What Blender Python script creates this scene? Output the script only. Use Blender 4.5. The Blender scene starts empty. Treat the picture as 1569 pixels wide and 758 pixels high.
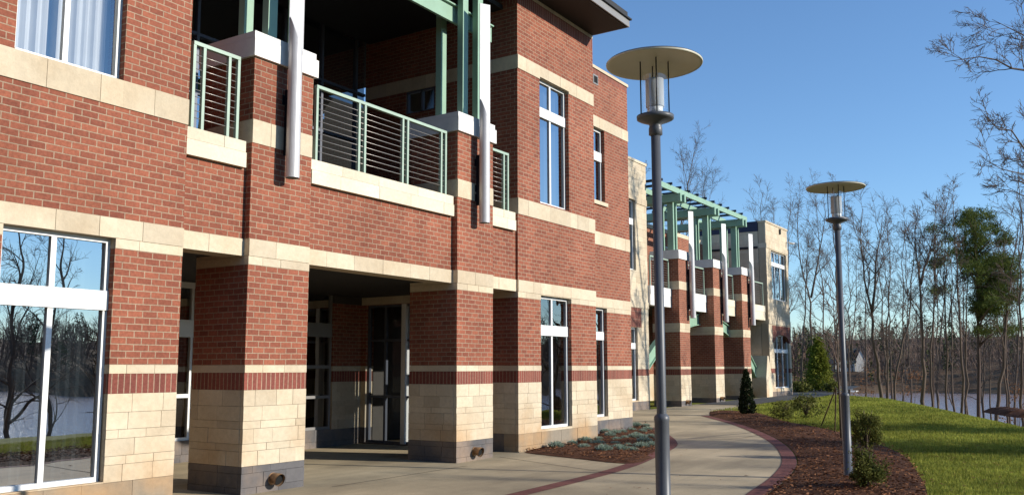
import bpy, math, random
import numpy as np
from mathutils import Vector, Matrix

C = bpy.context.scene.collection
SC = bpy.context.scene
R_ = math.radians

# ------------------------------------------------------------------ camera, sky, sun, exposure
EYE = 1.7
YAW, PITCH, ROLL, FPX, CX, CY = 0.578132, 0.118047, -0.0020066, 1372.17, 784.5, 400.75   # for a 1569 x 758 frame
_F = np.array([math.cos(YAW)*math.cos(PITCH), math.sin(YAW)*math.cos(PITCH), math.sin(PITCH)])
_R0 = np.array([math.sin(YAW), -math.cos(YAW), 0.0])
_U0 = np.cross(_R0, _F)
_R = _R0*math.cos(ROLL) + _U0*math.sin(ROLL)
_U = -_R0*math.sin(ROLL) + _U0*math.cos(ROLL)
cam_d = bpy.data.cameras.new("camera")
cam = bpy.data.objects.new("camera", cam_d)
C.objects.link(cam)
cam.matrix_world = Matrix(((_R[0], _U[0], -_F[0], 0), (_R[1], _U[1], -_F[1], 0), (_R[2], _U[2], -_F[2], EYE), (0, 0, 0, 1)))
cam_d.sensor_width = 36
cam_d.lens = FPX/1569*36
cam_d.shift_y = (CY-379)/1569
cam_d.clip_start = 0.05
cam_d.clip_end = 5000
SC.camera = cam

SUN_AZ, SUN_EL = -72.5, 19.6          # azimuth from +X (counter clockwise), elevation
sun_dir = Vector((math.cos(R_(SUN_AZ))*math.cos(R_(SUN_EL)), math.sin(R_(SUN_AZ))*math.cos(R_(SUN_EL)), math.sin(R_(SUN_EL))))
W = bpy.data.worlds.new("World")
SC.world = W
W.use_nodes = True
nt = W.node_tree
nt.nodes.clear()
sky = nt.nodes.new("ShaderNodeTexSky")
sky.sky_type = 'NISHITA'
sky.sun_disc = False
sky.sun_elevation = R_(SUN_EL)
sky.sun_rotation = math.atan2(sun_dir.x, sun_dir.y)
sky.air_density = 1.0
sky.dust_density = 0.0
sky.ozone_density = 4.0
bg = nt.nodes.new("ShaderNodeBackground")
bg.inputs[1].default_value = 0.15
wo = nt.nodes.new("ShaderNodeOutputWorld")
tn = nt.nodes.new("ShaderNodeMix"); tn.data_type = 'RGBA'; tn.blend_type = 'MULTIPLY'
tn.inputs[0].default_value = 1.0
tn.inputs[7].default_value = (1.03, 1.12, 1.20, 1)
nt.links.new(sky.outputs[0], tn.inputs[6])
nt.links.new(tn.outputs[2], bg.inputs[0])
nt.links.new(bg.outputs[0], wo.inputs[0])
sl = bpy.data.lights.new("sun", 'SUN')
sl.energy = 5.0
sl.angle = R_(0.5)
sl.color = (1.0, 0.94, 0.84)
so = bpy.data.objects.new("sun", sl)
C.objects.link(so)
so.rotation_euler = (-sun_dir).to_track_quat('-Z', 'Y').to_euler()
so.location = (0, -20, 30)
SC.view_settings.view_transform = 'Standard'
SC.view_settings.look = 'None'
SC.view_settings.exposure = 0.12
SC.view_settings.gamma = 1.0
SC.view_settings.use_curve_mapping = False
SC.cycles.max_bounces = 8
SC.cycles.diffuse_bounces = 1
SC.cycles.transparent_max_bounces = 16
SC.cycles.caustics_reflective = False
SC.cycles.caustics_refractive = False
SC.cycles.sample_clamp_indirect = 6.0

# ------------------------------------------------------------------ helpers
rng = np.random.default_rng(7)
random.seed(7)

def ray(px, py):
    return _F + _R*(px-CX)/FPX - _U*(py-CY)/FPX

def at(px, py, depth):
    """world point seen at pixel (px,py) of the photo at a given distance along the view axis"""
    return np.array([0, 0, EYE]) + ray(px, py)*depth

def sstep(t):
    t = np.clip(t, 0, 1)
    return t*t*(3-2*t)

def gz(x):
    return 0.15*np.clip((np.asarray(x, float)-13)/21, 0, 1.3)

def yedge(x):
    x = np.asarray(x, float)
    return np.where(x < 47, 1.7+0.367*(x-26), 9.4+0.75*np.minimum(x-47, 63)+0.45*np.clip(x-110, 0, None))

def terrain(x, y):
    x = np.asarray(x, float); y = np.asarray(y, float)
    s = np.clip((yedge(x)-y)*0.93, 0, None)
    z = gz(x) - 6.9*(1-np.exp(-(s*s/(s+4))/8))
    r = np.hypot(x, y)
    a = np.arctan2(y, x)
    shore = 280 + 10*np.sin(a*5+1) + 8*np.sin(a*13)
    d = np.clip(r-shore, 0, None)
    hill = -7.0 + np.minimum(d*0.28, 5.5) + d*0.085*(1+0.3*np.sin(a*7+2))
    hill = np.minimum(hill, 14+3*np.sin(a*9))
    return np.maximum(z, hill)

def G(px, py):
    """where the ray through a photo pixel meets the ground near the building"""
    d = ray(px, py); z = 0.0
    for _ in range(8):
        t = (z-EYE)/d[2]; p = np.array([0, 0, EYE])+d*t; z = float(gz(p[0]))
    return p

_world = {}
def base_of(o):
    return _world.get(o.name, np.zeros(3))

def tag(o, label=None, cat=None, group=None, kind=None):
    if label: o["label"] = label
    if cat: o["category"] = cat
    if group: o["group"] = group
    if kind: o["kind"] = kind
    return o

def empty(name, loc, label=None, cat=None, group=None, parent=None):
    o = bpy.data.objects.new(name, None)
    C.objects.link(o)
    if parent is None:
        o.location = loc
        _world[o.name] = np.array(loc, float)
    else:
        o.parent = parent
        _world[o.name] = base_of(parent)
    o.empty_display_size = 0.3
    return tag(o, label, cat, group)

def children_of(o):
    return [c for c in C.objects if c.parent == o]

def copy_tree(o, parent=None):
    c = o.copy()
    C.objects.link(c)
    c.parent = parent
    for ch in children_of(o):
        copy_tree(ch, c)
    return c

def finish(me, name, parent, smooth=False):
    o = bpy.data.objects.new(name, me)
    C.objects.link(o)
    if parent is not None:
        o.parent = parent
        _world[o.name] = base_of(parent)
    if smooth:
        me.polygons.foreach_set("use_smooth", np.ones(len(me.polygons), bool))
    return o

class MB:
    """collects boxes, tubes and faces; build() links them as one mesh"""
    def __init__(s):
        s.v = []; s.f = []; s.uv = []; s.mi = []; s.mats = []; s.sm = []
    def m(s, mat):
        if mat not in s.mats: s.mats.append(mat)
        return s.mats.index(mat)
    def face(s, pts, mat, uv=None, smooth=False):
        i = len(s.v)
        s.v += [tuple(p) for p in pts]
        s.f.append(list(range(i, i+len(pts))))
        s.uv += uv if uv else [(p[0], p[1]) for p in pts]
        s.mi.append(s.m(mat)); s.sm.append(smooth)
    def box(s, x0, x1, y0, y1, z0, z1, mat, v0=0.0, u0=0.0):
        if x1 <= x0 or y1 <= y0 or z1 <= z0: return
        P = lambda x, y, z: (x, y, z)
        w = lambda u, z: (u-u0, z-v0)
        s.face([P(x0,y0,z0),P(x1,y0,z0),P(x1,y0,z1),P(x0,y0,z1)], mat, [w(x0,z0),w(x1,z0),w(x1,z1),w(x0,z1)])
        s.face([P(x1,y1,z0),P(x0,y1,z0),P(x0,y1,z1),P(x1,y1,z1)], mat, [w(x1,z0),w(x0,z0),w(x0,z1),w(x1,z1)])
        s.face([P(x0,y1,z0),P(x0,y0,z0),P(x0,y0,z1),P(x0,y1,z1)], mat, [w(x0+y0-y1,z0),w(x0,z0),w(x0,z1),w(x0+y0-y1,z1)])
        s.face([P(x1,y0,z0),P(x1,y1,z0),P(x1,y1,z1),P(x1,y0,z1)], mat, [w(x1,z0),w(x1+y1-y0,z0),w(x1+y1-y0,z1),w(x1,z1)])
        s.face([P(x0,y0,z1),P(x1,y0,z1),P(x1,y1,z1),P(x0,y1,z1)], mat)
        s.face([P(x0,y1,z0),P(x1,y1,z0),P(x1,y0,z0),P(x0,y0,z0)], mat)
    def tube(s, pts, radii, mat, n=8, caps=True, smooth=True):
        pts = [np.array(p, float) for p in pts]
        base = len(s.v)
        prev = None
        for i, p in enumerate(pts):
            d = pts[min(i+1, len(pts)-1)]-pts[max(i-1, 0)]
            d = d/(np.linalg.norm(d)+1e-9)
            if prev is None:
                a = np.array([1.0, 0, 0]) if abs(d[0]) < 0.8 else np.array([0, 1.0, 0])
            else:
                a = prev
            a = a-d*(a@d); a /= np.linalg.norm(a)+1e-9
            prev = a
            b = np.cross(d, a)
            for k in range(n):
                t = 2*math.pi*k/n
                q = p+(a*math.cos(t)+b*math.sin(t))*radii[i]
                s.v.append(tuple(q))
        mi = s.m(mat)
        for i in range(len(pts)-1):
            for k in range(n):
                k2 = (k+1) % n
                s.f.append([base+i*n+k, base+i*n+k2, base+(i+1)*n+k2, base+(i+1)*n+k])
                s.uv += [(k/n, i), ((k+1)/n, i), ((k+1)/n, i+1), (k/n, i+1)]
                s.mi.append(mi); s.sm.append(smooth)
        if caps:
            for ring, rev in ((0, True), (len(pts)-1, False)):
                if radii[ring] < 1e-4: continue
                idx = [base+ring*n+k for k in range(n)]
                if rev: idx.reverse()
                s.f.append(idx); s.uv += [(0, 0)]*n; s.mi.append(mi); s.sm.append(False)
    def lathe(s, prof, mat, n=32, cx=0, cy=0, smooth=True):
        """profile of (radius, z) turned about a vertical axis"""
        base = len(s.v); mi = s.m(mat)
        for r, z in prof:
            for k in range(n):
                t = 2*math.pi*k/n
                s.v.append((cx+r*math.cos(t), cy+r*math.sin(t), z))
        for i in range(len(prof)-1):
            for k in range(n):
                k2 = (k+1) % n
                s.f.append([base+i*n+k, base+i*n+k2, base+(i+1)*n+k2, base+(i+1)*n+k])
                s.uv += [(0, 0)]*4; s.mi.append(mi); s.sm.append(smooth)
    def build(s, name, parent=None, bevel=0.0):
        off = base_of(parent) if parent is not None else np.zeros(3)
        me = bpy.data.meshes.new(name)
        V = (np.array(s.v, float)-off)
        me.from_pydata(V.tolist(), [], s.f)
        for m in s.mats: me.materials.append(m)
        me.polygons.foreach_set("material_index", np.array(s.mi, np.int32))
        me.polygons.foreach_set("use_smooth", np.array(s.sm, bool))
        uvl = me.uv_layers.new(name="UVMap")
        uvl.data.foreach_set("uv", np.array(s.uv, np.float32).ravel())
        me.update()
        o = finish(me, name, parent)
        if bevel > 0:
            b = o.modifiers.new("bevel", 'BEVEL'); b.width = bevel; b.segments = 2; b.limit_method = 'ANGLE'
        return o

def quads(name, V, mat, parent=None, mats=None, mi=None, k=4):
    """V: (n,k,3) array of separate faces -> one mesh"""
    n = len(V)
    off = base_of(parent) if parent is not None else np.zeros(3)
    me = bpy.data.meshes.new(name)
    me.vertices.add(n*k); me.loops.add(n*k); me.polygons.add(n)
    me.vertices.foreach_set("co", (V-off).astype(np.float32).ravel())
    me.loops.foreach_set("vertex_index", np.arange(n*k, dtype=np.int32))
    me.polygons.foreach_set("loop_start", np.arange(0, n*k, k, dtype=np.int32))
    me.polygons.foreach_set("loop_total", np.full(n, k, np.int32))
    for m in (mats or [mat]): me.materials.append(m)
    if mi is not None: me.polygons.foreach_set("material_index", np.asarray(mi, np.int32))
    me.update(calc_edges=True); me.validate()
    return finish(me, name, parent)

# ------------------------------------------------------------------ materials
def mat_new(name):
    m = bpy.data.materials.new(name)
    m.use_nodes = True
    n = m.node_tree
    b = n.nodes["Principled BSDF"]
    return m, n, b

def N(n, t, **kw):
    x = n.nodes.new(t)
    for k, v in kw.items(): setattr(x, k, v)
    return x

def noise_tint(n, col_socket_or_rgb, scale, amount, coord=None, detail=6, rough=0.6):
    """multiply a colour by a noise running 1-amount .. 1+amount"""
    tx = N(n, "ShaderNodeTexNoise"); tx.inputs["Scale"].default_value = scale
    tx.inputs["Detail"].default_value = detail; tx.inputs["Roughness"].default_value = rough
    if coord is not None: n.links.new(coord, tx.inputs["Vector"])
    mr = N(n, "ShaderNodeMapRange")
    mr.inputs[1].default_value = 0.3; mr.inputs[2].default_value = 0.7
    mr.inputs[3].default_value = 1-amount; mr.inputs[4].default_value = 1+amount
    n.links.new(tx.outputs[0], mr.inputs[0])
    mx = N(n, "ShaderNodeMix", data_type='RGBA', blend_type='MULTIPLY')
    mx.inputs[0].default_value = 1
    if isinstance(col_socket_or_rgb, tuple): mx.inputs[6].default_value = (*col_socket_or_rgb, 1)
    else: n.links.new(col_socket_or_rgb, mx.inputs[6])
    cb = N(n, "ShaderNodeCombineColor")
    for i in range(3): n.links.new(mr.outputs[0], cb.inputs[i])
    n.links.new(cb.outputs[0], mx.inputs[7])
    return mx.outputs[2], tx

def island_tint(n, col, amount):
    g = N(n, "ShaderNodeNewGeometry")
    mr = N(n, "ShaderNodeMapRange"); mr.inputs[3].default_value = 1-amount; mr.inputs[4].default_value = 1+amount
    n.links.new(g.outputs["Random Per Island"], mr.inputs[0])
    mx = N(n, "ShaderNodeMix", data_type='RGBA', blend_type='MULTIPLY'); mx.inputs[0].default_value = 1
    if isinstance(col, tuple): mx.inputs[6].default_value = (*col, 1)
    else: n.links.new(col, mx.inputs[6])
    cb = N(n, "ShaderNodeCombineColor")
    for i in range(3): n.links.new(mr.outputs[0], cb.inputs[i])
    n.links.new(cb.outputs[0], mx.inputs[7])
    return mx.outputs[2]

def wcoord(n):
    return N(n, "ShaderNodeNewGeometry").outputs["Position"]

def bump(n, b, h, strength, dist):
    bp = N(n, "ShaderNodeBump"); bp.inputs["Strength"].default_value = strength; bp.inputs["Distance"].default_value = dist
    n.links.new(h, bp.inputs["Height"]); n.links.new(bp.outputs[0], b.inputs["Normal"])

def plain(name, rgb, rough=0.6, metal=0.0, var=0.08, scale=3.0, spec=0.4, bmp=0.0):
    m, n, b = mat_new(name)
    c, tx = noise_tint(n, rgb, scale, var, wcoord(n))
    n.links.new(c, b.inputs["Base Color"])
    b.inputs["Roughness"].default_value = rough; b.inputs["Metallic"].default_value = metal
    b.inputs["Specular IOR Level"].default_value = spec
    if bmp: bump(n, b, tx.outputs[0], 0.5, bmp)
    return m

def brick_mat(name, bw, rh, off, c1, c2, mortar, ms=0.0072):
    m, n, b = mat_new(name)
    uv = N(n, "ShaderNodeUVMap")
    # slight wander of the joints so that the courses are not ruler straight
    nz = N(n, "ShaderNodeTexNoise"); nz.inputs["Scale"].default_value = 2.2; nz.inputs["Detail"].default_value = 2
    n.links.new(wcoord(n), nz.inputs["Vector"])
    sub = N(n, "ShaderNodeVectorMath", operation='SUBTRACT'); sub.inputs[1].default_value = (0.5, 0.5, 0.5)
    n.links.new(nz.outputs["Color"], sub.inputs[0])
    scl = N(n, "ShaderNodeVectorMath", operation='SCALE'); scl.inputs[3].default_value = 0.012
    n.links.new(sub.outputs[0], scl.inputs[0])
    add = N(n, "ShaderNodeVectorMath", operation='ADD')
    n.links.new(uv.outputs[0], add.inputs[0]); n.links.new(scl.outputs[0], add.inputs[1])
    bt = N(n, "ShaderNodeTexBrick"); bt.offset = off; bt.offset_frequency = 2; bt.squash = 1
    bt.inputs["Scale"].default_value = 1; bt.inputs["Brick Width"].default_value = bw; bt.inputs["Row Height"].default_value = rh
    bt.inputs["Mortar Size"].default_value = ms; bt.inputs["Mortar Smooth"].default_value = 0.15; bt.inputs["Bias"].default_value = 0.0
    bt.inputs["Color1"].default_value = (*c1, 1); bt.inputs["Color2"].default_value = (*c2, 1); bt.inputs["Mortar"].default_value = (*mortar, 1)
    n.links.new(add.outputs[0], bt.inputs["Vector"])
    c, tx = noise_tint(n, bt.outputs["Color"], 26, 0.24, wcoord(n), 5, 0.7)
    mps = N(n, "ShaderNodeMapping"); mps.inputs["Scale"].default_value = (2.4, 2.4, 0.35)
    n.links.new(wcoord(n), mps.inputs[0])
    c, _ = noise_tint(n, c, 1.0, 0.10, mps.outputs[0], 5, 0.6)
    c2_, _ = noise_tint(n, c, 0.5, 0.16, wcoord(n), 5, 0.6)
    n.links.new(c2_, b.inputs["Base Color"])
    b.inputs["Roughness"].default_value = 0.85; b.inputs["Specular IOR Level"].default_value = 0.25
    inv = N(n, "ShaderNodeMath", operation='SUBTRACT'); inv.inputs[0].default_value = 1.0
    n.links.new(bt.outputs["Fac"], inv.inputs[1])
    ad = N(n, "ShaderNodeMath", operation='MULTIPLY_ADD'); ad.inputs[1].default_value = 0.25
    n.links.new(tx.outputs[0], ad.inputs[0]); n.links.new(inv.outputs[0], ad.inputs[2])
    bump(n, b, ad.outputs[0], 0.7, 0.006)
    return m

M = {}
ROW = 0.0812
M['brick'] = brick_mat("red_brick", 0.203, ROW, 0.5, (0.315, 0.103, 0.058), (0.215, 0.067, 0.040), (0.355, 0.250, 0.168))
M['soldier'] = brick_mat("soldier_brick", 0.0812, 0.30, 0.0, (0.245, 0.072, 0.050), (0.18, 0.054, 0.040), (0.36, 0.25, 0.17))

def stone_mat(name, rgb, rgb2, bscale=14, bd=0.012, stain=0.6):
    m, n, b = mat_new(name)
    tx = N(n, "ShaderNodeTexNoise"); tx.inputs["Scale"].default_value = 1.3; tx.inputs["Detail"].default_value = 5
    n.links.new(wcoord(n), tx.inputs["Vector"])
    mx = N(n, "ShaderNodeMix", data_type='RGBA'); mx.inputs[6].default_value = (*rgb, 1); mx.inputs[7].default_value = (*rgb2, 1)
    mr = N(n, "ShaderNodeMapRange"); mr.inputs[1].default_value = 0.4; mr.inputs[2].default_value = 0.68
    n.links.new(tx.outputs[0], mr.inputs[0]); n.links.new(mr.outputs[0], mx.inputs[0])
    c = island_tint(n, mx.outputs[2], 0.10)
    sx = N(n, "ShaderNodeSeparateXYZ"); n.links.new(wcoord(n), sx.inputs[0])
    mz = N(n, "ShaderNodeMapRange"); mz.inputs[1].default_value = 1.05; mz.inputs[2].default_value = 0.25; mz.inputs[3].default_value = 0; mz.inputs[4].default_value = stain
    n.links.new(sx.outputs[2], mz.inputs[0])
    ml = N(n, "ShaderNodeMath", operation='MULTIPLY'); n.links.new(mz.outputs[0], ml.inputs[0]); n.links.new(mr.outputs[0], ml.inputs[1])
    sm_ = N(n, "ShaderNodeMix", data_type='RGBA'); sm_.inputs[7].default_value = (0.50, 0.27, 0.11, 1)
    n.links.new(ml.outputs[0], sm_.inputs[0]); n.links.new(c, sm_.inputs[6]); c = sm_.outputs[2]
    c, t2 = noise_tint(n, c, bscale, 0.10, wcoord(n), 8, 0.7)
    n.links.new(c, b.inputs["Base Color"])
    b.inputs["Roughness"].default_value = 0.9; b.inputs["Specular IOR Level"].default_value = 0.2
    bump(n, b, t2.outputs[0], 0.6, bd)
    return m
M['stone'] = stone_mat("buff_stone", (0.62, 0.52, 0.375), (0.55, 0.44, 0.30))
M['pale_stone'] = stone_mat("pale_cast_stone", (0.72, 0.64, 0.49), (0.67, 0.58, 0.43), 20, 0.004)
M['mortar'] = plain("buff_mortar", (0.47, 0.38, 0.26), 0.95)
M['dark_stone'] = stone_mat("dark_stone", (0.125, 0.118, 0.118), (0.21, 0.185, 0.165), 12, 0.014, 0.25)
M['plinth'] = stone_mat("clay_stained_plinth_stone", (0.27, 0.225, 0.17), (0.36, 0.275, 0.18), 12, 0.014, 0.5)
M['dark_mortar'] = plain("grey_mortar", (0.10, 0.09, 0.085), 0.95)
M['white'] = plain("white_frame_paint", (0.80, 0.79, 0.76), 0.4, var=0.04)
M['cap'] = plain("white_painted_cap", (0.80, 0.77, 0.72), 0.55, var=0.06, scale=5)
M['green'] = plain("pale_green_paint", (0.27, 0.42, 0.30), 0.45, var=0.08)
M['rail_green'] = plain("pale_grey_green_paint", (0.36, 0.46, 0.36), 0.45, var=0.08)
M['mast_white'] = plain("white_mast_blade_paint", (0.80, 0.785, 0.77), 0.45, var=0.05)
M['steel'] = plain("silver_mast_paint", (0.56, 0.54, 0.53), 0.36, metal=0.15, var=0.06, scale=6)
M['dark_steel'] = plain("dark_bracket_steel", (0.02, 0.022, 0.035), 0.4, metal=0.6)
M['lamp_grey'] = plain("lamp_post_grey_paint", (0.095, 0.10, 0.112), 0.42, metal=0.0, var=0.07, scale=8)
M['lamp_cream'] = plain("lamp_cream_enamel", (0.60, 0.56, 0.44), 0.4, var=0.05)
M['cable'] = plain("railing_cable", (0.42, 0.38, 0.34), 0.35, metal=0.5)
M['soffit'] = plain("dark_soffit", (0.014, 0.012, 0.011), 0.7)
M['fascia'] = plain("grey_metal_fascia", (0.24, 0.23, 0.22), 0.5)
M['roofing'] = plain("dark_roof_edge", (0.02, 0.02, 0.022), 0.7)
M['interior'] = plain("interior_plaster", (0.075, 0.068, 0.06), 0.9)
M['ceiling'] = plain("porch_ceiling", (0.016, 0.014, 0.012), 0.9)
M['bronze'] = plain("bronze_spout", (0.36, 0.22, 0.12), 0.5, metal=0.6, var=0.25, scale=20)
M['black'] = plain("black_void", (0.006, 0.006, 0.006), 0.9)
M['curtain'] = plain("white_curtain", (0.72, 0.72, 0.70), 0.95, var=0.04)
M['blind'] = plain("grey_blind", (0.22, 0.24, 0.25), 0.9, var=0.1)
M['dark_mullion'] = plain("dark_grey_mullion", (0.12, 0.13, 0.16), 0.45, metal=0.3)
M['navy'] = plain("dark_blue_metal", (0.012, 0.016, 0.05), 0.5)

def glass_mat(name, tint, refl):
    m = bpy.data.materials.new(name); m.use_nodes = True
    n = m.node_tree; n.nodes.clear()
    out = N(n, "ShaderNodeOutputMaterial")
    tr = N(n, "ShaderNodeBsdfTransparent"); tr.inputs[0].default_value = (*tint, 1)
    gl = N(n, "ShaderNodeBsdfGlossy"); gl.inputs["Roughness"].default_value = 0.0; gl.inputs[0].default_value = (0.95, 0.97, 1, 1)
    fr = N(n, "ShaderNodeFresnel"); fr.inputs[0].default_value = 1.5
    ad = N(n, "ShaderNodeMath", operation='ADD'); ad.inputs[1].default_value = refl; ad.use_clamp = True
    n.links.new(fr.outputs[0], ad.inputs[0])
    tx = N(n, "ShaderNodeTexNoise"); tx.inputs["Scale"].default_value = 1.1; tx.inputs["Detail"].default_value = 1
    n.links.new(wcoord(n), tx.inputs["Vector"])
    bp = N(n, "ShaderNodeBump"); bp.inputs["Strength"].default_value = 0.22; bp.inputs["Distance"].default_value = 0.02
    n.links.new(tx.outputs[0], bp.inputs["Height"]); n.links.new(bp.outputs[0], gl.inputs["Normal"])
    mx = N(n, "ShaderNodeMixShader")
    n.links.new(ad.outputs[0], mx.inputs[0]); n.links.new(tr.outputs[0], mx.inputs[1]); n.links.new(gl.outputs[0], mx.inputs[2])
    n.links.new(mx.outputs[0], out.inputs[0])
    return m
M['glass'] = glass_mat("window_glass", (0.42, 0.46, 0.48), 0.42)
M['clear_glass'] = glass_mat("clear_window_glass", (0.93, 0.95, 0.96), 0.20)
M['frost'] = glass_mat("frosted_diffuser", (0.9, 0.92, 0.92), 0.02)
_n = M['frost'].node_tree
_t = N(_n, "ShaderNodeBsdfTranslucent"); _t.inputs[0].default_value = (.9, .9, .88, 1)
_d = N(_n, "ShaderNodeBsdfDiffuse"); _d.inputs[0].default_value = (.85, .85, .83, 1)
_a = N(_n, "ShaderNodeMixShader"); _n.links.new(_t.outputs[0], _a.inputs[1]); _n.links.new(_d.outputs[0], _a.inputs[2])
_b = N(_n, "ShaderNodeMixShader"); _b.inputs[0].default_value = 0.72
_o = [q for q in _n.nodes if q.type == 'OUTPUT_MATERIAL'][0]
_old = _o.inputs[0].links[0].from_socket
_n.links.new(_old, _b.inputs[1]); _n.links.new(_a.outputs[0], _b.inputs[2]); _n.links.new(_b.outputs[0], _o.inputs[0])
M['screen_glass'] = glass_mat("screen_glass", (0.80, 0.82, 0.83), 0.0)
M['lamp_glass'] = glass_mat("lamp_clear_glass", (0.97, 0.98, 0.98), 0.0)
_n = M['lamp_glass'].node_tree
_m = [q for q in _n.nodes if q.type == 'MIX_SHADER'][0]
_n.links.remove(_m.inputs[0].links[0]); _m.inputs[0].default_value = 0.10

def concrete_mat():
    m, n, b = mat_new("washed_concrete")
    c, _ = noise_tint(n, (0.40, 0.318, 0.195), 0.5, 0.36, wcoord(n), 6, 0.6)
    mp = N(n, "ShaderNodeMapping"); mp.inputs["Scale"].default_value = (0.25, 2.2, 1); mp.inputs["Rotation"].default_value = (0, 0, 0.3)
    n.links.new(wcoord(n), mp.inputs[0])
    c, _ = noise_tint(n, c, 1.3, 0.12, mp.outputs[0], 5)
    c, t = noise_tint(n, c, 45, 0.10, wcoord(n), 4)
    n.links.new(c, b.inputs["Base Color"]); b.inputs["Roughness"].default_value = 0.85
    bump(n, b, t.outputs[0], 0.3, 0.003)
    return m
M['concrete'] = concrete_mat()
M['joint'] = plain("concrete_joint", (0.09, 0.07, 0.05), 0.95)
M['paver'] = brick_mat("brick_pavers", 0.10, 0.21, 0.0, (0.16, 0.055, 0.045), (0.21, 0.075, 0.06), (0.10, 0.07, 0.055), 0.006)
M['asphalt'] = plain("asphalt", (0.07, 0.068, 0.065), 0.9, var=0.15, scale=8)

def ground_mat(name, cols, scale):
    m, n, b = mat_new(name)
    tx = N(n, "ShaderNodeTexNoise"); tx.inputs["Scale"].default_value = scale; tx.inputs["Detail"].default_value = 8; tx.inputs["Roughness"].default_value = 0.65
    n.links.new(wcoord(n), tx.inputs["Vector"])
    cr = N(n, "ShaderNodeValToRGB")
    cr.color_ramp.elements[0].position = 0.32; cr.color_ramp.elements[1].position = 0.68
    cr.color_ramp.elements[0].color = (*cols[0], 1); cr.color_ramp.elements[1].color = (*cols[-1], 1)
    for i, c in enumerate(cols[1:-1]):
        e = cr.color_ramp.elements.new(0.32+0.36*(i+1)/(len(cols)-1)); e.color = (*c, 1)
    n.links.new(tx.outputs[0], cr.inputs[0])
    c, t2 = noise_tint(n, cr.outputs[0], scale*14, 0.3, wcoord(n), 5)
    n.links.new(c, b.inputs["Base Color"]); b.inputs["Roughness"].default_value = 0.95; b.inputs["Specular IOR Level"].default_value = 0.1
    bump(n, b, t2.outputs[0], 0.6, 0.02)
    return m
M['lawn'] = ground_mat("lawn_turf", [(0.10, 0.125, 0.016), (0.16, 0.175, 0.022), (0.22, 0.215, 0.035)], 0.5)
M['litter'] = ground_mat("leaf_litter", [(0.10, 0.06, 0.035), (0.16, 0.10, 0.06), (0.22, 0.15, 0.09)], 0.12)
M['mulch'] = ground_mat("bark_mulch", [(0.05, 0.022, 0.012), (0.10, 0.045, 0.025), (0.16, 0.08, 0.045)], 5)

def leafy(name, c1, c2, trans=0.0, rough=0.6, patchy=0):
    m, n, b = mat_new(name)
    g = N(n, "ShaderNodeNewGeometry")
    cr = N(n, "ShaderNodeMix", data_type='RGBA'); cr.inputs[6].default_value = (*c1, 1); cr.inputs[7].default_value = (*c2, 1)
    n.links.new(g.outputs["Random Per Island"], cr.inputs[0])
    cs = cr.outputs[2]
    if patchy:
        mp = N(n, "ShaderNodeMapping"); mp.inputs["Scale"].default_value = (0.7, 1.0, 1)
        n.links.new(wcoord(n), mp.inputs[0])
        cs, _ = noise_tint(n, cs, 0.55, patchy, mp.outputs[0], 7, 0.7)
        cs, _ = noise_tint(n, cs, 6, patchy*.8, wcoord(n), 3, 0.6)
    n.links.new(cs, b.inputs["Base Color"]); b.inputs["Roughness"].default_value = rough
    b.inputs["Specular IOR Level"].default_value = 0.06
    if trans:
        out = n.nodes["Material Output"]
        tl = N(n, "ShaderNodeBsdfTranslucent"); n.links.new(cs, tl.inputs[0])
        mx = N(n, "ShaderNodeMixShader"); mx.inputs[0].default_value = trans
        n.links.new(b.outputs[0], mx.inputs[1]); n.links.new(tl.outputs[0], mx.inputs[2]); n.links.new(mx.outputs[0], out.inputs[0])
    return m
M['blade'] = leafy("grass_blades", (0.155, 0.20, 0.026), (0.42, 0.41, 0.085), 0.35, 0.6, 0.38)
M['chip'] = leafy("mulch_chips", (0.085, 0.033, 0.016), (0.33, 0.15, 0.072), 0, 0.9)
M['needle'] = leafy("pine_needles", (0.048, 0.075, 0.018), (0.15, 0.175, 0.038), 0.25)
M['conifer'] = leafy("conifer_leaves", (0.09, 0.12, 0.014), (0.26, 0.27, 0.04), 0.3)
M['cypress'] = leafy("cypress_leaves", (0.010, 0.017, 0.007), (0.028, 0.038, 0.014), 0.1)
M['shrub'] = leafy("shrub_leaves", (0.07, 0.085, 0.018), (0.22, 0.215, 0.055), 0.25)
M['silver'] = leafy("silver_leaves", (0.20, 0.27, 0.21), (0.38, 0.46, 0.36), 0.15)
M['brownleaf'] = leafy("dry_brown_leaves", (0.16, 0.065, 0.025), (0.34, 0.16, 0.07), 0.25)
M['far_bare'] = leafy("far_bare_twigs", (0.12, 0.075, 0.056), (0.29, 0.195, 0.145), 0.0)
M['far_pine'] = leafy("far_pine_foliage", (0.032, 0.044, 0.018), (0.085, 0.095, 0.034), 0.0)
def bark_mat(name, a, bcol):
    m, n, b = mat_new(name)
    tx = N(n, "ShaderNodeTexNoise"); tx.inputs["Scale"].default_value = 5; tx.inputs["Detail"].default_value = 6
    mp = N(n, "ShaderNodeMapping"); mp.inputs["Scale"].default_value = (1, 1, 0.2)
    n.links.new(wcoord(n), mp.inputs[0]); n.links.new(mp.outputs[0], tx.inputs["Vector"])
    mx = N(n, "ShaderNodeMix", data_type='RGBA'); mx.inputs[6].default_value = (*a, 1); mx.inputs[7].default_value = (*bcol, 1)
    n.links.new(tx.outputs[0], mx.inputs[0]); n.links.new(mx.outputs[2], b.inputs["Base Color"])
    b.inputs["Roughness"].default_value = 0.95
    bump(n, b, tx.outputs[0], 0.6, 0.02)
    return m
M['bark'] = bark_mat("grey_bark", (0.060, 0.042, 0.031), (0.19, 0.135, 0.095))
M['twig'] = bark_mat("twig_bark", (0.085, 0.058, 0.045), (0.21, 0.15, 0.115))
M['pine_bark'] = bark_mat("pine_bark", (0.05, 0.035, 0.028), (0.15, 0.10, 0.075))
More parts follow.
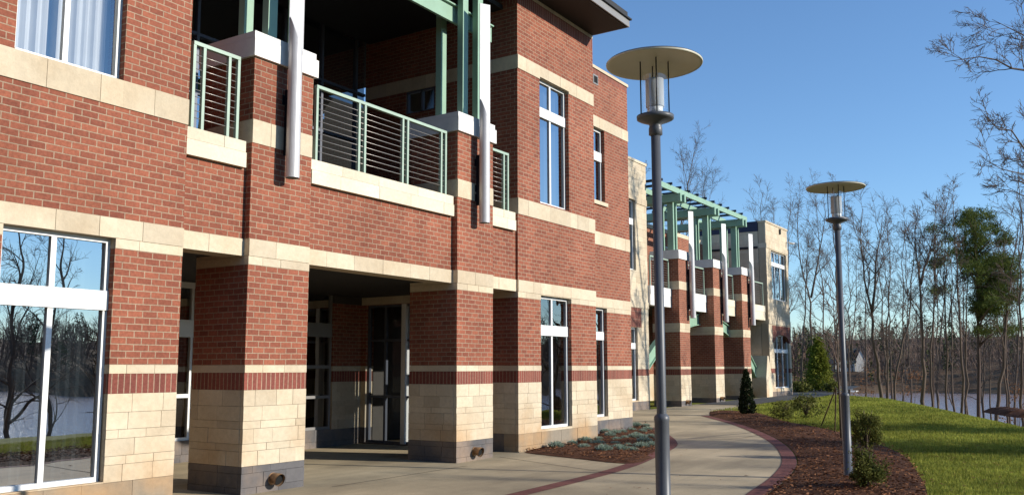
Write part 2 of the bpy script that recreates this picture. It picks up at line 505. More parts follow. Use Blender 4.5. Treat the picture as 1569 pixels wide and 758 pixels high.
def lake_mat():
    m, n, b = mat_new("lake_water")
    b.inputs["Base Color"].default_value = (0.30, 0.225, 0.20, 1)
    b.inputs["Roughness"].default_value = 0.25; b.inputs["IOR"].default_value = 1.33
    t1 = N(n, "ShaderNodeTexNoise"); t1.inputs["Scale"].default_value = 0.9; t1.inputs["Detail"].default_value = 4
    n.links.new(wcoord(n), t1.inputs["Vector"])
    bump(n, b, t1.outputs[0], 0.7, 0.5)
    return m
M['water'] = lake_mat()
M['siding'] = plain("white_siding", (0.62, 0.60, 0.56), 0.7)
M['shingle'] = plain("dark_shingles", (0.035, 0.038, 0.042), 0.8)
M['hullwhite'] = plain("white_boat_paint", (0.75, 0.75, 0.73), 0.4)
M['wood'] = plain("stake_wood", (0.12, 0.085, 0.055), 0.8, var=0.2, scale=10)
M['lamp_white'] = plain("frosted_lamp_white", (0.75, 0.75, 0.72), 0.3)

# ------------------------------------------------------------------ the setting
def polar_ground():
    nr, na = 190, 520
    rr = 0.8*np.power(1900/0.8, np.linspace(0, 1, nr))
    aa = np.linspace(0, 2*np.pi, na, endpoint=False)
    X = np.outer(rr, np.cos(aa)); Y = np.outer(rr, np.sin(aa))
    Z = terrain(X, Y)
    V = np.stack([X, Y, Z], -1).reshape(-1, 3)
    V = np.vstack([V, [[0, 0, 0]]])
    faces = []; mi = []
    cx_ = X; cy_ = Y
    for i in range(nr-1):
        for j in range(na):
            k = (j+1) % na
            faces.append((i*na+j, (i+1)*na+j, (i+1)*na+k, i*na+k))
    fx = (X[:-1]+X[1:]).ravel()/2; fy = (Y[:-1]+Y[1:]).ravel()/2
    lawn = (fy > yedge(fx)-5) & (np.hypot(fx, fy) < 270)
    mi = np.where(lawn, 0, 1).tolist()
    for j in range(na):
        faces.append((nr*na, j, (j+1) % na)); mi.append(0)
    me = bpy.data.meshes.new("ground")
    me.from_pydata(V.tolist(), [], faces)
    me.materials.append(M['lawn']); me.materials.append(M['litter'])
    me.polygons.foreach_set("material_index", np.array(mi, np.int32))
    o = finish(me, "ground", None, True)
    return tag(o, kind="structure")
polar_ground()

b = MB(); b.face([(-1200, -1200, -6), (1200, -1200, -6), (1200, 1200, -6), (-1200, 1200, -6)], M['water'])
tag(b.build("lake"), kind="structure")

def crv(pts, n=8):
    """Catmull-Rom through 2D points"""
    P = [np.array(p, float) for p in pts]
    P = [2*P[0]-P[1]]+P+[2*P[-1]-P[-2]]
    out = []
    for i in range(1, len(P)-2):
        for t in np.linspace(0, 1, n, endpoint=False):
            a, b_, c, d = P[i-1], P[i], P[i+1], P[i+2]
            out.append(0.5*((2*b_)+(c-a)*t+(2*a-5*b_+4*c-d)*t*t+(3*b_-a-3*c+d)*t**3))
    out.append(P[-2])
    return np.array(out)

# outer edge of the walk (against the large mulch bed), from behind the camera to the far wing
g2 = lambda px, py: G(px, py)[:2]
outer = crv([(-14, 3.0), (4, 3.1), (9.5, 3.45), g2(1177, 757), g2(1209, 731), g2(1221, 708), g2(1208, 686), g2(1180, 668), g2(1137, 651), g2(1086, 637)])
inner = crv([(-14, 6.4), (4, 6.3), g2(825, 755), g2(958, 720), g2(1002, 703), g2(1035, 686), g2(1037, 677), g2(1026, 667), g2(1010, 655)])

def drape(name, lo, hi, mat, dz, kind="structure", nx=None, uvscale=None):
    """sheet between two 2D polylines of equal length"""
    b = MB(); K = 5
    for i in range(len(lo)-1):
        for k in range(K):
            t0, t1 = k/K, (k+1)/K
            q = [lo[i]*(1-t0)+hi[i]*t0, lo[i+1]*(1-t0)+hi[i+1]*t0, lo[i+1]*(1-t1)+hi[i+1]*t1, lo[i]*(1-t1)+hi[i]*t1]
            b.face([(p[0], p[1], float(gz(p[0]))+dz) for p in q], mat)
    return tag(b.build(name), kind=kind)

# concrete: everything between the outer edge and the building
xs = np.linspace(-14, 47.5, 124)
o_s = outer[np.argsort(outer[:, 0])]
ylo = np.interp(xs, o_s[:, 0], o_s[:, 1])
far_y = g2(1086, 637)
ylo = np.where(xs > far_y[0], far_y[1]+(xs-far_y[0])*0.12, ylo)
# the walk bulges: take the outer polyline itself as border up to its end
drape("walkway", np.stack([xs, ylo], 1), np.stack([xs, np.where(xs < 47.6, 14.32, 14.32)], 1), M['concrete'], 0.012)
drape("porch_floor", np.stack([xs[xs < 32], np.full((xs < 32).sum(), 14.33)], 1), np.stack([xs[xs < 32], np.full((xs < 32).sum(), 18.5)], 1), M['concrete'], 0.012)

def ribbon(name, line, w, mat, dz, side):
    d = np.gradient(line, axis=0); d /= np.linalg.norm(d, axis=1)[:, None]+1e-9
    nrm = np.stack([-d[:, 1], d[:, 0]], 1)*side
    L = np.concatenate([[0], np.cumsum(np.linalg.norm(np.diff(line, axis=0), axis=1))])
    b = MB()
    for i in range(len(line)-1):
        q = [line[i], line[i+1], line[i+1]+nrm[i+1]*w, line[i]+nrm[i]*w]
        uv = [(L[i], 0.0), (L[i+1], 0.0), (L[i+1], 0.21), (L[i], 0.21)]
        b.face([(p[0], p[1], float(gz(p[0]))+dz) for p in q], mat, uv)
    return tag(b.build(name), kind="structure")
ribbon("brick_edging", outer, 0.26, M['paver'], 0.018, 1)
ribbon("brick_edging", inner, 0.26, M['paver'], 0.018, 1)
# expansion joints
for name, pts in (("paving_joint", [(-14, 9.15), (8.25, 9.15)]), ("paving_joint", [g2(880, 667)-np.array([3.2, 1.1]), g2(1002, 703)])):
    pass
jl = crv([(9.2, 3.5), (8.9, 5), (8.7, 6.3)]); ribbon("paving_joint", jl, 0.02, M['joint'], 0.0165, 1)
jl = crv([g2(1037, 677)+np.array([.3, -.1]), (20.5, 7.2), g2(1180, 668)+np.array([.1, .3])]); ribbon("paving_joint", jl, 0.02, M['joint'], 0.0165, 1)
jl = crv([(9.6, 9.35), (12.9, 9.35)]); ribbon("paving_joint", jl, 0.018, M['joint'], 0.0165, 1)
jl = crv([(14.4, 9.7), (13.3, 6.9)]); ribbon("paving_joint", jl, 0.018, M['joint'], 0.0165, 1)

def inpoly(P, poly):
    x, y = P[:, 0], P[:, 1]; c = np.zeros(len(P), bool); n = len(poly); j = n-1
    for i in range(n):
        xi, yi = poly[i]; xj, yj = poly[j]
        c ^= ((yi > y) != (yj > y)) & (x < (xj-xi)*(y-yi)/(yj-yi+1e-12)+xi)
        j = i
    return c

def poly_sheet(name, poly, mat, dz, mound=0.0, step=0.3):
    """ground sheet clipped to a polygon (grid cells inside plus a border strip), slightly mounded"""
    import bmesh
    bm = bmesh.new()
    vs = [bm.verts.new((p[0], p[1], 0)) for p in poly]
    f = bm.faces.new(vs)
    if f.normal.z < 0: f.normal_flip()
    bmesh.ops.triangulate(bm, faces=bm.faces[:])
    for _ in range(4):
        lng = [e for e in bm.edges if e.calc_length() > step*2]
        if not lng: break
        bmesh.ops.subdivide_edges(bm, edges=lng, cuts=1, use_grid_fill=True)
        bmesh.ops.triangulate(bm, faces=bm.faces[:])
    P = np.array(poly)
    for v in bm.verts:
        p = np.array([v.co.x, v.co.y])
        a = P; c = np.roll(P, -1, 0); ab = c-a
        t = np.clip(((p-a)*ab).sum(1)/((ab*ab).sum(1)+1e-9), 0, 1)
        d = np.min(np.hypot(*(a+ab*t[:, None]-p).T))
        v.co.z = float(gz(p[0]))+dz+mound*(1-math.exp(-d/0.25))+(0.02*math.sin(p[0]*5)*math.sin(p[1]*6) if d > 0.2 else 0)
    me = bpy.data.meshes.new(name); bm.to_mesh(me); bm.free(); me.materials.append(mat)
    for p in me.polygons: p.use_smooth = True
    return tag(finish(me, name, None), kind="structure")

# large mulch bed between walk and lawn
lawn_side = crv([g2(1086, 637)+np.array([2.5, .9]), (31.2, 10.3), g2(1200, 645), g2(1253, 655), g2(1300, 666), g2(1347, 681), g2(1386, 700), g2(1408, 728), g2(1420, 757), (9.5, 1.55), (2, 1.2), (-14, 1.1)])
o_in = outer.copy()
bed_poly = np.vstack([o_in-np.array([0, 0.02]), lawn_side])
bed_poly = bed_poly[np.concatenate([[True], np.linalg.norm(np.diff(bed_poly, axis=0), axis=1) > 0.03])]
poly_sheet("mulch_bed", bed_poly, M['mulch'], 0.02, 0.06)
# small bed at the foot of the bay
i0 = int(np.argmin(np.linalg.norm(inner-g2(985, 710), axis=1)))
bed2 = np.vstack([[(15.50, 9.80)], crv([g2(806, 694.5), g2(880, 703), g2(965, 711), g2(1000, 702)]), inner[i0+6:-2]+np.array([-.05, .25]), [g2(1004, 650)+np.array([0, .3]), (22.6, 10.9), (22.4, 10.62), (18.8, 10.6), (18.72, 9.80)]])
keep = [bed2[0]]
for p in bed2[1:]:
    if np.linalg.norm(p-keep[-1]) > 0.05: keep.append(p)
bed2 = np.array(keep)
poly_sheet("mulch_bed", bed2, M['mulch'], 0.02, 0.05)

# asphalt drive at the far end
dr_lo = crv([(36, 12.1), g2(1185, 616), g2(1260, 607.5), (75, 16)]); dr_hi = crv([(36, 14.2), (47, 14.25), (58, 17.5), (75, 20)])
n_ = min(len(dr_lo), len(dr_hi)); drape("driveway", dr_lo[:n_], dr_hi[:n_], M['asphalt'], 0.03)

# ------------------------------------------------------------------ the building
BL = (20.0, 12.0, 0.0)
bld = empty("office_building", BL, "long two-storey red brick and buff stone building with balconies and white capped piers", "building")

def ashlar(b, kind, a0, a1, z0, z1, face, outward, mat, courses, seed=0):
    """random-length stone blocks on one face. kind 'y': face at y, running in x; 'x': face at x, running in y"""
    rs = np.random.default_rng(int(abs(a0*100)+abs(face*37)+seed) % 99991)
    z = z0; i = 0; g = 0.0022
    while z < z1-0.02:
        h = min(courses[i % len(courses)], z1-z); i += 1
        if z1-(z+h) < 0.05: h = z1-z
        u = a0; first = True
        while u < a1-0.001:
            L = rs.uniform(0.30, 0.52) if h > 0.13 else rs.uniform(0.25, 0.62)
            if first: L *= rs.uniform(0.45, 1.0); first = False
            if a1-(u+L) < 0.12: L = a1-u
            pr = rs.uniform(0.0, 0.007)
            lo, hi = (face-pr, face+0.06) if outward < 0 else (face-0.06, face+pr)
            g0 = 0 if u == a0 else g; g1 = 0 if u+L >= a1-1e-6 else g
            if kind == 'y': b.box(u+g0, u+L-g1, lo, hi, z+g, z+h-g, mat)
            else: b.box(lo, hi, u+g0, u+L-g1, z+g, z+h-g, mat)
            u += L
        z += h

CO = [0.20, 0.10, 0.20, 0.105, 0.20, 0.22]
def stone_zone(b, x0, x1, y0, y1, z0, z1, mat, mort, courses, sides):
    """a core of mortar with stone blocks on the shown sides ('f' front, 'l' left, 'r' right)"""
    c = 0.012
    b.box(x0+c, x1-c, y0+c, y1-(c if y1-y0 < 2 else 0), z0, z1, mort)
    if 'f' in sides: ashlar(b, 'y', x0, x1, z0, z1, y0, -1, mat, courses)
    if 'l' in sides: ashlar(b, 'x', y0+0.064, y1, z0, z1, x0, -1, mat, courses, 5)
    if 'r' in sides: ashlar(b, 'x', y0+0.064, y1, z0, z1, x1, 1, mat, courses, 9)

def stone_row(b, x0, x1, y0, y1, z0, z1, mat, L=0.62, seed=1, mort=None):
    """one course of dressed stones with open joints"""
    rs = np.random.default_rng(int(abs(x0*77)+z0*131+seed) % 99991)
    b.box(x0+0.008, x1-0.008, y0+0.010, y1-0.010, z0+0.001, z1-0.001, mort or M['mortar'])
    u = x0; first = True
    while u < x1-1e-6:
        l = L*rs.uniform(0.8, 1.15)
        if first: l *= rs.uniform(0.5, 1); first = False
        if x1-(u+l) < 0.22: l = x1-u
        g0 = 0 if u == x0 else 0.003; g1 = 0 if u+l >= x1-1e-6 else 0.003
        b.box(u+g0, u+l-g1, y0-rs.uniform(0, 0.003), y1, z0+0.002, z1-0.002, mat)
        u += l

Z = dict(base=0.385, st=1.41, so=1.643, sp=1.75, br=3.13, l1=3.25, l2=3.49, b1=4.85, b2=5.19, u1=7.95, u2=8.25, s2=9.38, tr=9.64, top=9.72)

def lower_stack(b, x0, x1, y0, y1, sides, zg=-0.25, base='dark_stone'):
    """ground floor: dark plinth, stone, soldier course, stone strip, brick"""
    stone_zone(b, x0, x1, y0, y1, zg, Z['base'], M[base], M['dark_mortar'], [0.20, 0.19], sides)
    stone_zone(b, x0, x1, y0, y1, Z['base'], Z['st'], M['stone'], M['mortar'], CO, sides)
    b.box(x0+.001, x1-.001, y0+.001, y1-.001, Z['st'], Z['so'], M['soldier'], Z['st']-0.035)
    stone_row(b, x0, x1, y0-.004, y1, Z['so'], Z['sp'], M['stone'], 0.4)
    b.box(x0, x1, y0, y1, Z['sp'], Z['br'], M['brick'], Z['sp'])

def wall_levels(b, x0, x1, y0, y1, z0, z1, side_l=False):
    """upper levels of a front wall between z0 and z1"""
    for a, c, k in ((Z['br'], Z['l1'], 's'), (Z['l1'], Z['l2'], 'S'), (Z['l2'], Z['b1'], 'b'), (Z['b1'], Z['b2'], 'S'), (Z['b2'], Z['u1'], 'b'), (Z['u1'], Z['u2'], 'S'), (Z['u2'], Z['s2'], 'b'), (Z['s2'], Z['tr'], 'o'), (Z['tr'], Z['top'], 's')):
        lo, hi = max(a, z0), min(c, z1)
        if hi-lo < 0.01: continue
        if k == 's': stone_row(b, x0, x1, y0-.006, y1, lo, hi, M['stone'], 0.45)
        if k == 'S': stone_row(b, x0, x1, y0-.014, y1, lo, hi, M['stone'], 0.6)
        if k == 'b': b.box(x0, x1, y0, y1, lo, hi, M['brick'], a)
        if k == 'o': b.box(x0, x1, y0, y1, lo, hi, M['soldier'], a-0.02)

def window(x0, x1, z0, z1, yf, mull, trans, parent=bld, depth=0.10, glass='glass', curtain=None, fw=0.055, mat='white', cz=None, proud=0.02):
    """white framed window: frame mesh with pane and curtain below it"""
    b = MB(); y0 = yf+depth; y1 = y0+0.07; m = M[mat]
    b.box(x0, x0+fw, y0, y1, z0, z1, m); b.box(x1-fw, x1, y0, y1, z0, z1, m)
    b.box(x0+fw, x1-fw, y0, y1, z1-fw, z1, m); b.box(x0+fw, x1-fw, y0-.01, y1, z0, z0+fw, m)
    for mx in mull: b.box(mx-0.032, mx+0.032, y0+.004, y1-.004, z0+fw, z1-fw, m)
    for t0, t1 in trans:
        b.box(x0+.002 if t1-t0 > .1 else x0+fw, x1-.002 if t1-t0 > .1 else x1-fw, y0-(proud if t1-t0 > .1 else -.003), y1+.003, t0, t1, m)
    o = b.build("window", parent, 0.004)
    p = MB()
    ym = y0+0.035
    xs_ = [x0+fw]+sorted(mull)+[x1-fw]
    zs_ = [z0+fw]+[z for t in sorted(trans) for z in t]+[z1-fw]
    for i in range(len(xs_)-1):
        for k in range(0, len(zs_), 2):
            a = xs_[i]+(0.03 if i else -.005); c = xs_[i+1]-(0.03 if i < len(xs_)-2 else -.005)
            tilt = random.uniform(-.0012, .0012)
            p.face([(a, ym, zs_[k]-.005), (c, ym+tilt, zs_[k]-.005), (c, ym+tilt, zs_[k+1]+.005), (a, ym, zs_[k+1]+.005)], M[glass])
    p.build("pane", o)
    if curtain:
        cb = MB(); n = int((x1-x0)/0.022); yc = y1+0.16
        pts = []
        ph = random.uniform(0, 6)
        for i in range(n+1):
            x = x0+(x1-x0)*i/n
            pts.append((x, yc+0.030*math.sin(x*52+ph)+0.018*math.sin(x*23+1)))
        zt = z1; zb = z0 if cz is None else cz
        for i in range(n):
            cb.face([(*pts[i], zb), (*pts[i+1], zb), (*pts[i+1], zt), (*pts[i], zt)], M[curtain], smooth=True)
        cb.build("curtain", o)
    return o

def wall_with_openings(name, X0, X1, Y0, TH, holes, base='dark_stone', z_top=9.72, sides='f'):
    """front wall: the columns between openings carry the full stack of levels, the others only what is above and below"""
    b = MB()
    cuts = sorted({X0, X1, *[h[0] for h in holes], *[h[1] for h in holes]})
    for a, c in zip(cuts[:-1], cuts[1:]):
        hs = sorted([(h[2], h[3]) for h in holes if h[0] <= a+1e-6 and h[1] >= c-1e-6])
        segs = []; z = -0.25
        for h0, h1 in hs: segs.append((z, h0)); z = h1
        segs.append((z, z_top))
        for s0, s1 in segs:
            if s1-s0 < 0.005: continue
            if s0 < 0:
                if s1 > 3.0:
                    sd = 'f'+('l' if abs(a-X0) < 1e-6 and 'l' in sides else '')+('r' if abs(c-X1) < 1e-6 and 'r' in sides else '')
                    lower_stack(b, a, c, Y0, Y0+TH, sd, base=base)
                    wall_levels(b, a, c, Y0, Y0+TH, Z['br'], s1)
                else:
                    zb = min(s1, Z['base'])
                    stone_zone(b, a, c, Y0, Y0+TH, s0, zb, M[base], M['dark_mortar'], [0.20, 0.19], 'f')
                    if s1 > zb+.01: b.box(a, c, Y0, Y0+TH, zb, s1, M['stone'])
            else:
                wall_levels(b, a, c, Y0, Y0+TH, s0, s1)
    return b.build(name, bld)

# --- left block with the two big windows
YL = 9.765
WIN_L = (4.97, 6.29)
wall_with_openings("wall", -6.0, 7.23, YL, 0.34, [(WIN_L[0], WIN_L[1], 0.40, 3.25), (WIN_L[0], WIN_L[1], 5.19, 8.0), (1.0, 2.32, 0.40, 3.25), (1.0, 2.32, 5.19, 8.0), (-3, -1.68, 0.40, 3.25), (-3, -1.68, 5.19, 8.0)], sides='fr', base='plinth')
for x0 in (4.97, 1.0, -3.0):
    window(x0, x0+1.32, 0.40, 3.25, YL, [x0+0.63], [(2.39, 2.62)], glass='glass', curtain='blind')
    window(x0, x0+1.32, 5.19, 8.0, YL, [x0+0.63], [(7.16, 7.38)], glass='clear_glass', curtain='curtain')

# right return wall of the left block
b = MB()
b.box(6.93, 7.23, YL+.34, 14.1, Z['sp'], 3.13, M['brick'], Z['sp']); b.box(6.93, 7.23, YL+.34, 14.1, Z['st'], Z['so'], M['soldier'], Z['st']-.035)
b.box(6.93, 7.23, YL+.34, 14.1, Z['so'], Z['sp'], M['stone']); stone_zone(b, 6.93, 7.23, YL+.34, 14.1, Z['base'], Z['st'], M['stone'], M['mortar'], CO, 'r')
b.box(6.93, 7.23, YL+.34, 14.1, -.25, Z['base'], M['dark_stone']); b.box(6.93, 7.23, YL+.34, 14.1, 3.13, 9.72, M['brick'], 3.13)
b.build("wall", bld)

# --- piers
def spout(x, y, z, parent):
    """bronze drain nozzle: flange, hooded elbow, open mouth"""
    b = MB()
    b.tube([(x, y+.002, z+.06), (x, y-.016, z+.06)], [0.085, 0.085], M['bronze'], 16)
    pts = [(x, y-.01, z+.075), (x, y-.05, z+.074), (x, y-.10, z+.066), (x, y-.15, z+.050)]
    b.tube(pts, [0.064, 0.068, 0.078, 0.088], M['bronze'], 18, caps=False)
    b.tube([(x, y-.125, z+.058), (x, y-.10, z+.064), (x, y-.03, z+.072)], [0.079, 0.070, 0.050], M['black'], 18, caps=True)
    b.tube([(x, y-.146, z+.051), (x, y-.156, z+.048)], [0.092, 0.092], M['bronze'], 18, caps=False)
    b.tube([(x, y-.156, z+.048), (x, y-.146, z+.051)], [0.083, 0.083], M['bronze'], 18, caps=False)
    return b.build("drain_spout", parent)

def mast(x, y, z_bot, z_cut, z_top, r, parent):
    """steel tube cut on a slant above the pier cap, carried on as a flat white blade"""
    b = MB(); n = 28; t = 0.008
    ang = [2*math.pi*k/n for k in range(n)]
    ztop = lambda a: z_cut+0.24+0.27*(-.73*math.cos(a)+.68*math.sin(a))
    for rr, flip in ((r, False), (r-t, True)):
        for k in range(n):
            a0, a1 = ang[k], ang[(k+1) % n]
            p = lambda a, z: (x+rr*math.cos(a), y+rr*math.sin(a), z)
            q = [p(a0, z_bot), p(a1, z_bot), p(a1, ztop(a1)), p(a0, ztop(a0))]
            if flip: q.reverse()
            b.face(q, M['steel'], smooth=True)
    b.tube([(x, y, z_bot+.03), (x, y, z_bot+.031)], [r-t, r-t], M['dark_steel'], 20)
    nx, ny = -0.5, -0.866; ux, uy = -ny, nx
    w = r*1.08; h = 0.012
    c = [(x+ux*a*w+nx*d*h, y+uy*a*w+ny*d*h) for a, d in ((-1, 1), (1, 1), (1, -1), (-1, -1))]
    zb = z_cut-.04
    for k in range(4):
        k2 = (k+1) % 4
        lo = zb if True else zb
        b.face([(*c[k], lo), (*c[k2], lo), (*c[k2], z_top), (*c[k], z_top)], M['mast_white'])
    b.face([(*q, z_top) for q in c], M['mast_white'])
    return b.build("steel_mast", parent)

def pier(x0, x1, y0, y1, zg, mast_x, sides='fl', far=False):
    b = MB()
    lower_stack(b, x0, x1, y0, y1, sides, zg-.1)
    stone_row(b, x0, x1, y0-.005, y1, Z['br'], Z['l1'], M['stone'], 0.4)
    stone_row(b, x0, x1, y0-.014, y1, Z['l1'], Z['l2'], M['stone'], 0.7)
    b.box(x0, x1, y0, y1, Z['l2'], Z['b1'], M['brick'], Z['l2'])
    stone_row(b, x0, x1, y0-.010, y1, Z['b1'], Z['b2'], M['stone'], 0.5)
    b.box(x0, x1, y0, y1, Z['b2'], 6.10, M['brick'], Z['b2'])
    o = b.build("pier", bld)
    c = MB()
    c.box(x0-.045, x1+.055, y0-.05, y1+.06, 6.10, 6.37, M['cap'])
    c.box(x0-.045, x1+.005, y0-.045, y1+.055, 6.372, 6.46, M['cap'])
    c.build("pier_cap", o, 0.012)
    spout(x0+(x1-x0)*0.48, y0, zg+0.12, o)
    my = y0-0.20
    zb = 4.42 if not far else 3.72
    mast(mast_x, my, zb, 6.32, 8.72 if not far else 8.15, 0.10 if not far else 0.115, o)
    k = MB()
    k.box(mast_x-.012, mast_x+.012, my+.10, y0-.012, zb+.35, 5.75, M['dark_steel'])
    for zz in (zb+.5, 5.1, 5.6): k.box(mast_x-.05, mast_x+.05, y0-.012, y0+.004, zz-.07, zz+.07, M['dark_steel'])
    k.build("mast_bracket", o)
    return o

PIERS = [(8.30, 9.44, 9.77, 10.88), (13.13, 14.29, 9.77, 10.88)]
for p in PIERS:
    pier(*p, 0.0, (p[0]+p[1])/2+.01)
FAR = [(33.90, 34.96), (37.80, 38.86), (41.55, 42.61)]
for x0, x1 in FAR:
    pier(x0, x1, 14.07, 15.25, float(gz(x0)), x1-.10, far=True)

# --- spans between the piers: brick spandrel, lintel, balcony sill, railing
def railing(x0, x1, y, posts, zt=6.06, zb=4.86, parent=bld):
    b = MB()
    b.box(x0, x1, y-.03, y+.03, zt-.05, zt, M['rail_green'])
    for px_ in posts: b.box(px_-.022, px_+.022, y-.026, y+.026, zb-.01, zt-.05, M['rail_green'])
    o = b.build("railing", parent, 0.004)
    c = MB()
    for i in range(10):
        z = zb+0.16+i*(zt-.08-zb-.16)/10
        c.tube([(x0, y, z), (x1, y, z)], [0.006, 0.006], M['cable'], 5)
    c.build("cables", o)
    return o

def balcony(x0, x1, y0, sill_l, sill_r, posts, yr):
    b = MB()
    stone_row(b, x0, x1, y0-.012, y0+.34, Z['l1'], Z['l2'], M['stone'], 0.62)
    b.box(x0, x1, y0, y0+.34, Z['l2'], 4.49, M['brick'], Z['l2'])
    b.box(x0, x1, y0+.02, y0+.34, 4.49, 4.84, M['stone'])
    b.build("spandrel", bld)
    s = MB()
    stone_row(s, sill_l, sill_r, y0-.075, y0+.02, 4.48, 4.695, M['pale_stone'], 0.9)
    stone_row(s, sill_l, sill_r, y0-.055, y0+.15, 4.70, 4.86, M['pale_stone'], 0.9)
    s.build("balcony_sill", bld)
    railing(posts[0]-.02, posts[-1]+.02, yr, posts)
balcony(7.23, 8.30, 9.88, 7.255, 8.24, [7.38, 7.54, 7.96, 8.12], 9.90)
balcony(9.44, 13.13, 9.89, 9.50, 13.09, [9.64, 10.59, 10.73, 11.69, 11.82, 12.78, 12.91], 9.90)
balcony(14.29, 15.30, 9.89, 14.34, 15.20, [14.42, 14.85, 15.0], 9.90)

# --- bay, and the second setback bay
YB, YC = 9.84, 10.65
wall_with_openings("wall", 15.30, 18.68, YB, 0.34, [(16.19, 17.50, 0.43, 3.23), (16.19, 17.46, 5.22, 8.0)], sides='flr', base='plinth')
window(16.19, 17.50, 0.43, 3.23, YB, [16.82], [(2.39, 2.61)], glass='clear_glass')
window(16.19, 17.46, 5.22, 8.0, YB, [16.80], [(7.16, 7.38)], curtain='curtain')
wall_with_openings("wall", 18.68, 22.25, YC, 0.34, [(20.0, 20.82, 0.47, 3.23), (20.0, 20.82, 6.0, 7.94)], z_top=9.52, sides='fr')
window(20.0, 20.82, 0.47, 3.23, YC, [], [(2.41, 2.62)])
window(20.0, 20.82, 6.0, 7.94, YC, [], [(7.10, 7.34)])
b = MB(); b.box(19.95, 20.9, YC-.05, YC+.1, 5.90, 5.997, M['stone']); b.build("window_sill", bld)
b = MB(); b.box(18.70, 22.28, YC-.03, YC+.36, 9.522, 9.60, M['stone']); b.build("parapet_coping", bld)
b = MB(); b.box(20.22, 20.50, YC-.012, YC+.004, 9.10, 9.36, M['fascia']); b.box(20.26, 20.46, YC-.016, YC-.0125, 9.14, 9.32, M['black']); b.build("vent", bld)

# bay side wall (faces the porch and the terrace), with openings
def side_wall(x0, x1, y0, y1, face_side):
    b = MB()
    def seg(a, c, z0, z1):
        for lo, hi, mt, v in ((-.25, Z['base'], 'dark_stone', 0), (Z['base'], Z['st'], 'stone', 0), (Z['st'], Z['so'], 'soldier', Z['st']-.035), (Z['so'], Z['sp'], 'stone', 0), (Z['sp'], Z['br'], 'brick', Z['sp']), (Z['br'], Z['l2'], 'stone', 0), (Z['l2'], Z['b1'], 'brick', Z['l2']), (Z['b1'], Z['b2'], 'stone', 0), (Z['b2'], Z['u1'], 'brick', Z['b2']), (Z['u1'], Z['u2'], 'S', 0), (Z['u2'], 9.72, 'brick', Z['u2'])):
            l, h = max(lo, z0), min(hi, z1)
            if h-l < .005: continue
            if mt == 'S':
                ashlar(b, 'x', a, c, l, h, x0, -1, M['stone'], [0.3]); b.box(x0+.02, x1, a, c, l, h, M['mortar'])
            elif mt == 'stone' and l < 1.4 and c-a > .3:
                ashlar(b, 'x', a, c, l, h, x0, -1, M['stone'], CO); b.box(x0+.02, x1, a, c, l, h, M['mortar'])
            else: b.box(x0, x1, a, c, l, h, M[mt], v)
    ops = [(11.0, 13.95, 0.06, 3.12), (12.03, 12.87, 7.42, 7.95)]
    cuts = sorted({y0, y1, *[o[0] for o in ops], *[o[1] for o in ops]})
    for a, c in zip(cuts[:-1], cuts[1:]):
        z = -.25
        for h0, h1 in sorted([(o[2], o[3]) for o in ops if o[0] <= a+1e-6 and o[1] >= c-1e-6]):
            seg(a, c, z, h0); z = h1
        seg(a, c, z, 9.72)
    return b.build("wall", bld)
side_wall(15.30, 15.56, YB+.341, 14.1, 'l')
# glazed screen of the bay towards the porch
b = MB()
for (y0, y1) in ((11.0, 11.06), (11.94, 12.0), (13.40, 13.46), (13.89, 13.95)): b.box(15.36, 15.43, y0, y1, .06, 3.12, M['dark_mullion'])
for z in (.06, 1.05, 2.30, 3.07): b.box(15.364, 15.426, 11.06, 13.89, z, z+.05, M['dark_mullion'])
b.box(15.31, 15.50, 12.80, 12.92, .06, 3.12, M['white'])
o = b.build("glazed_screen", bld)
p = MB()
for (y0, y1) in ((11.06, 11.94), (12.0, 12.80), (12.92, 13.40), (13.46, 13.89)):
    p.face([(15.395, y1, .1), (15.395, y0, .1), (15.395, y0, 3.08), (15.395, y1, 3.08)], M['screen_glass'])
p.build("pane", o)
b = MB()
b.box(15.33, 15.40, 12.03, 12.08, 7.42, 7.95, M['dark_mullion']); b.box(15.33, 15.40, 12.82, 12.87, 7.42, 7.95, M['dark_mullion']); b.box(15.33, 15.40, 12.40, 12.45, 7.42, 7.95, M['dark_mullion'])
b.box(15.33, 15.40, 12.08, 12.82, 7.42, 7.46, M['dark_mullion']); b.box(15.33, 15.40, 12.08, 12.82, 7.91, 7.95, M['dark_mullion'])
o = b.build("window", bld)
p = MB(); p.face([(15.37, 12.05, 7.44), (15.37, 12.85, 7.44), (15.37, 12.85, 7.93), (15.37, 12.05, 7.93)], M['glass']); p.build("pane", o)

# back wall of porch and terrace
YW = 14.10
b = MB()
wins_lo = [(9.25, 10.78), (12.7, 14.40)]
cur = -6.0
for a, c in wins_lo+[(40, 40)]:
    e = min(a, 15.40)
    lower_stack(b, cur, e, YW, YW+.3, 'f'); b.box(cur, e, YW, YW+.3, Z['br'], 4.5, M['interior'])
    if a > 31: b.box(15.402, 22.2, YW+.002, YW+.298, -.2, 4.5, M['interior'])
    if a < 31:
        stone_zone(b, a, c, YW, YW+.3, -.25, .40, M['dark_stone'], M['dark_mortar'], [0.2, 0.2], 'f')
        b.box(a, c, YW, YW+.3, 3.6, 4.5, M['interior'])
    cur = c
b.build("wall", bld)
window(9.25, 10.78, .40, 3.6, YW, [10.0], [(1.17, 1.24), (2.28, 2.60), (3.19, 3.49)], depth=.04, proud=.012)
window(12.7, 14.40, .40, 3.6, YW, [13.5], [(1.06, 1.12), (1.70, 1.77), (2.38, 2.68)], depth=.04, mat='fascia', proud=.012)
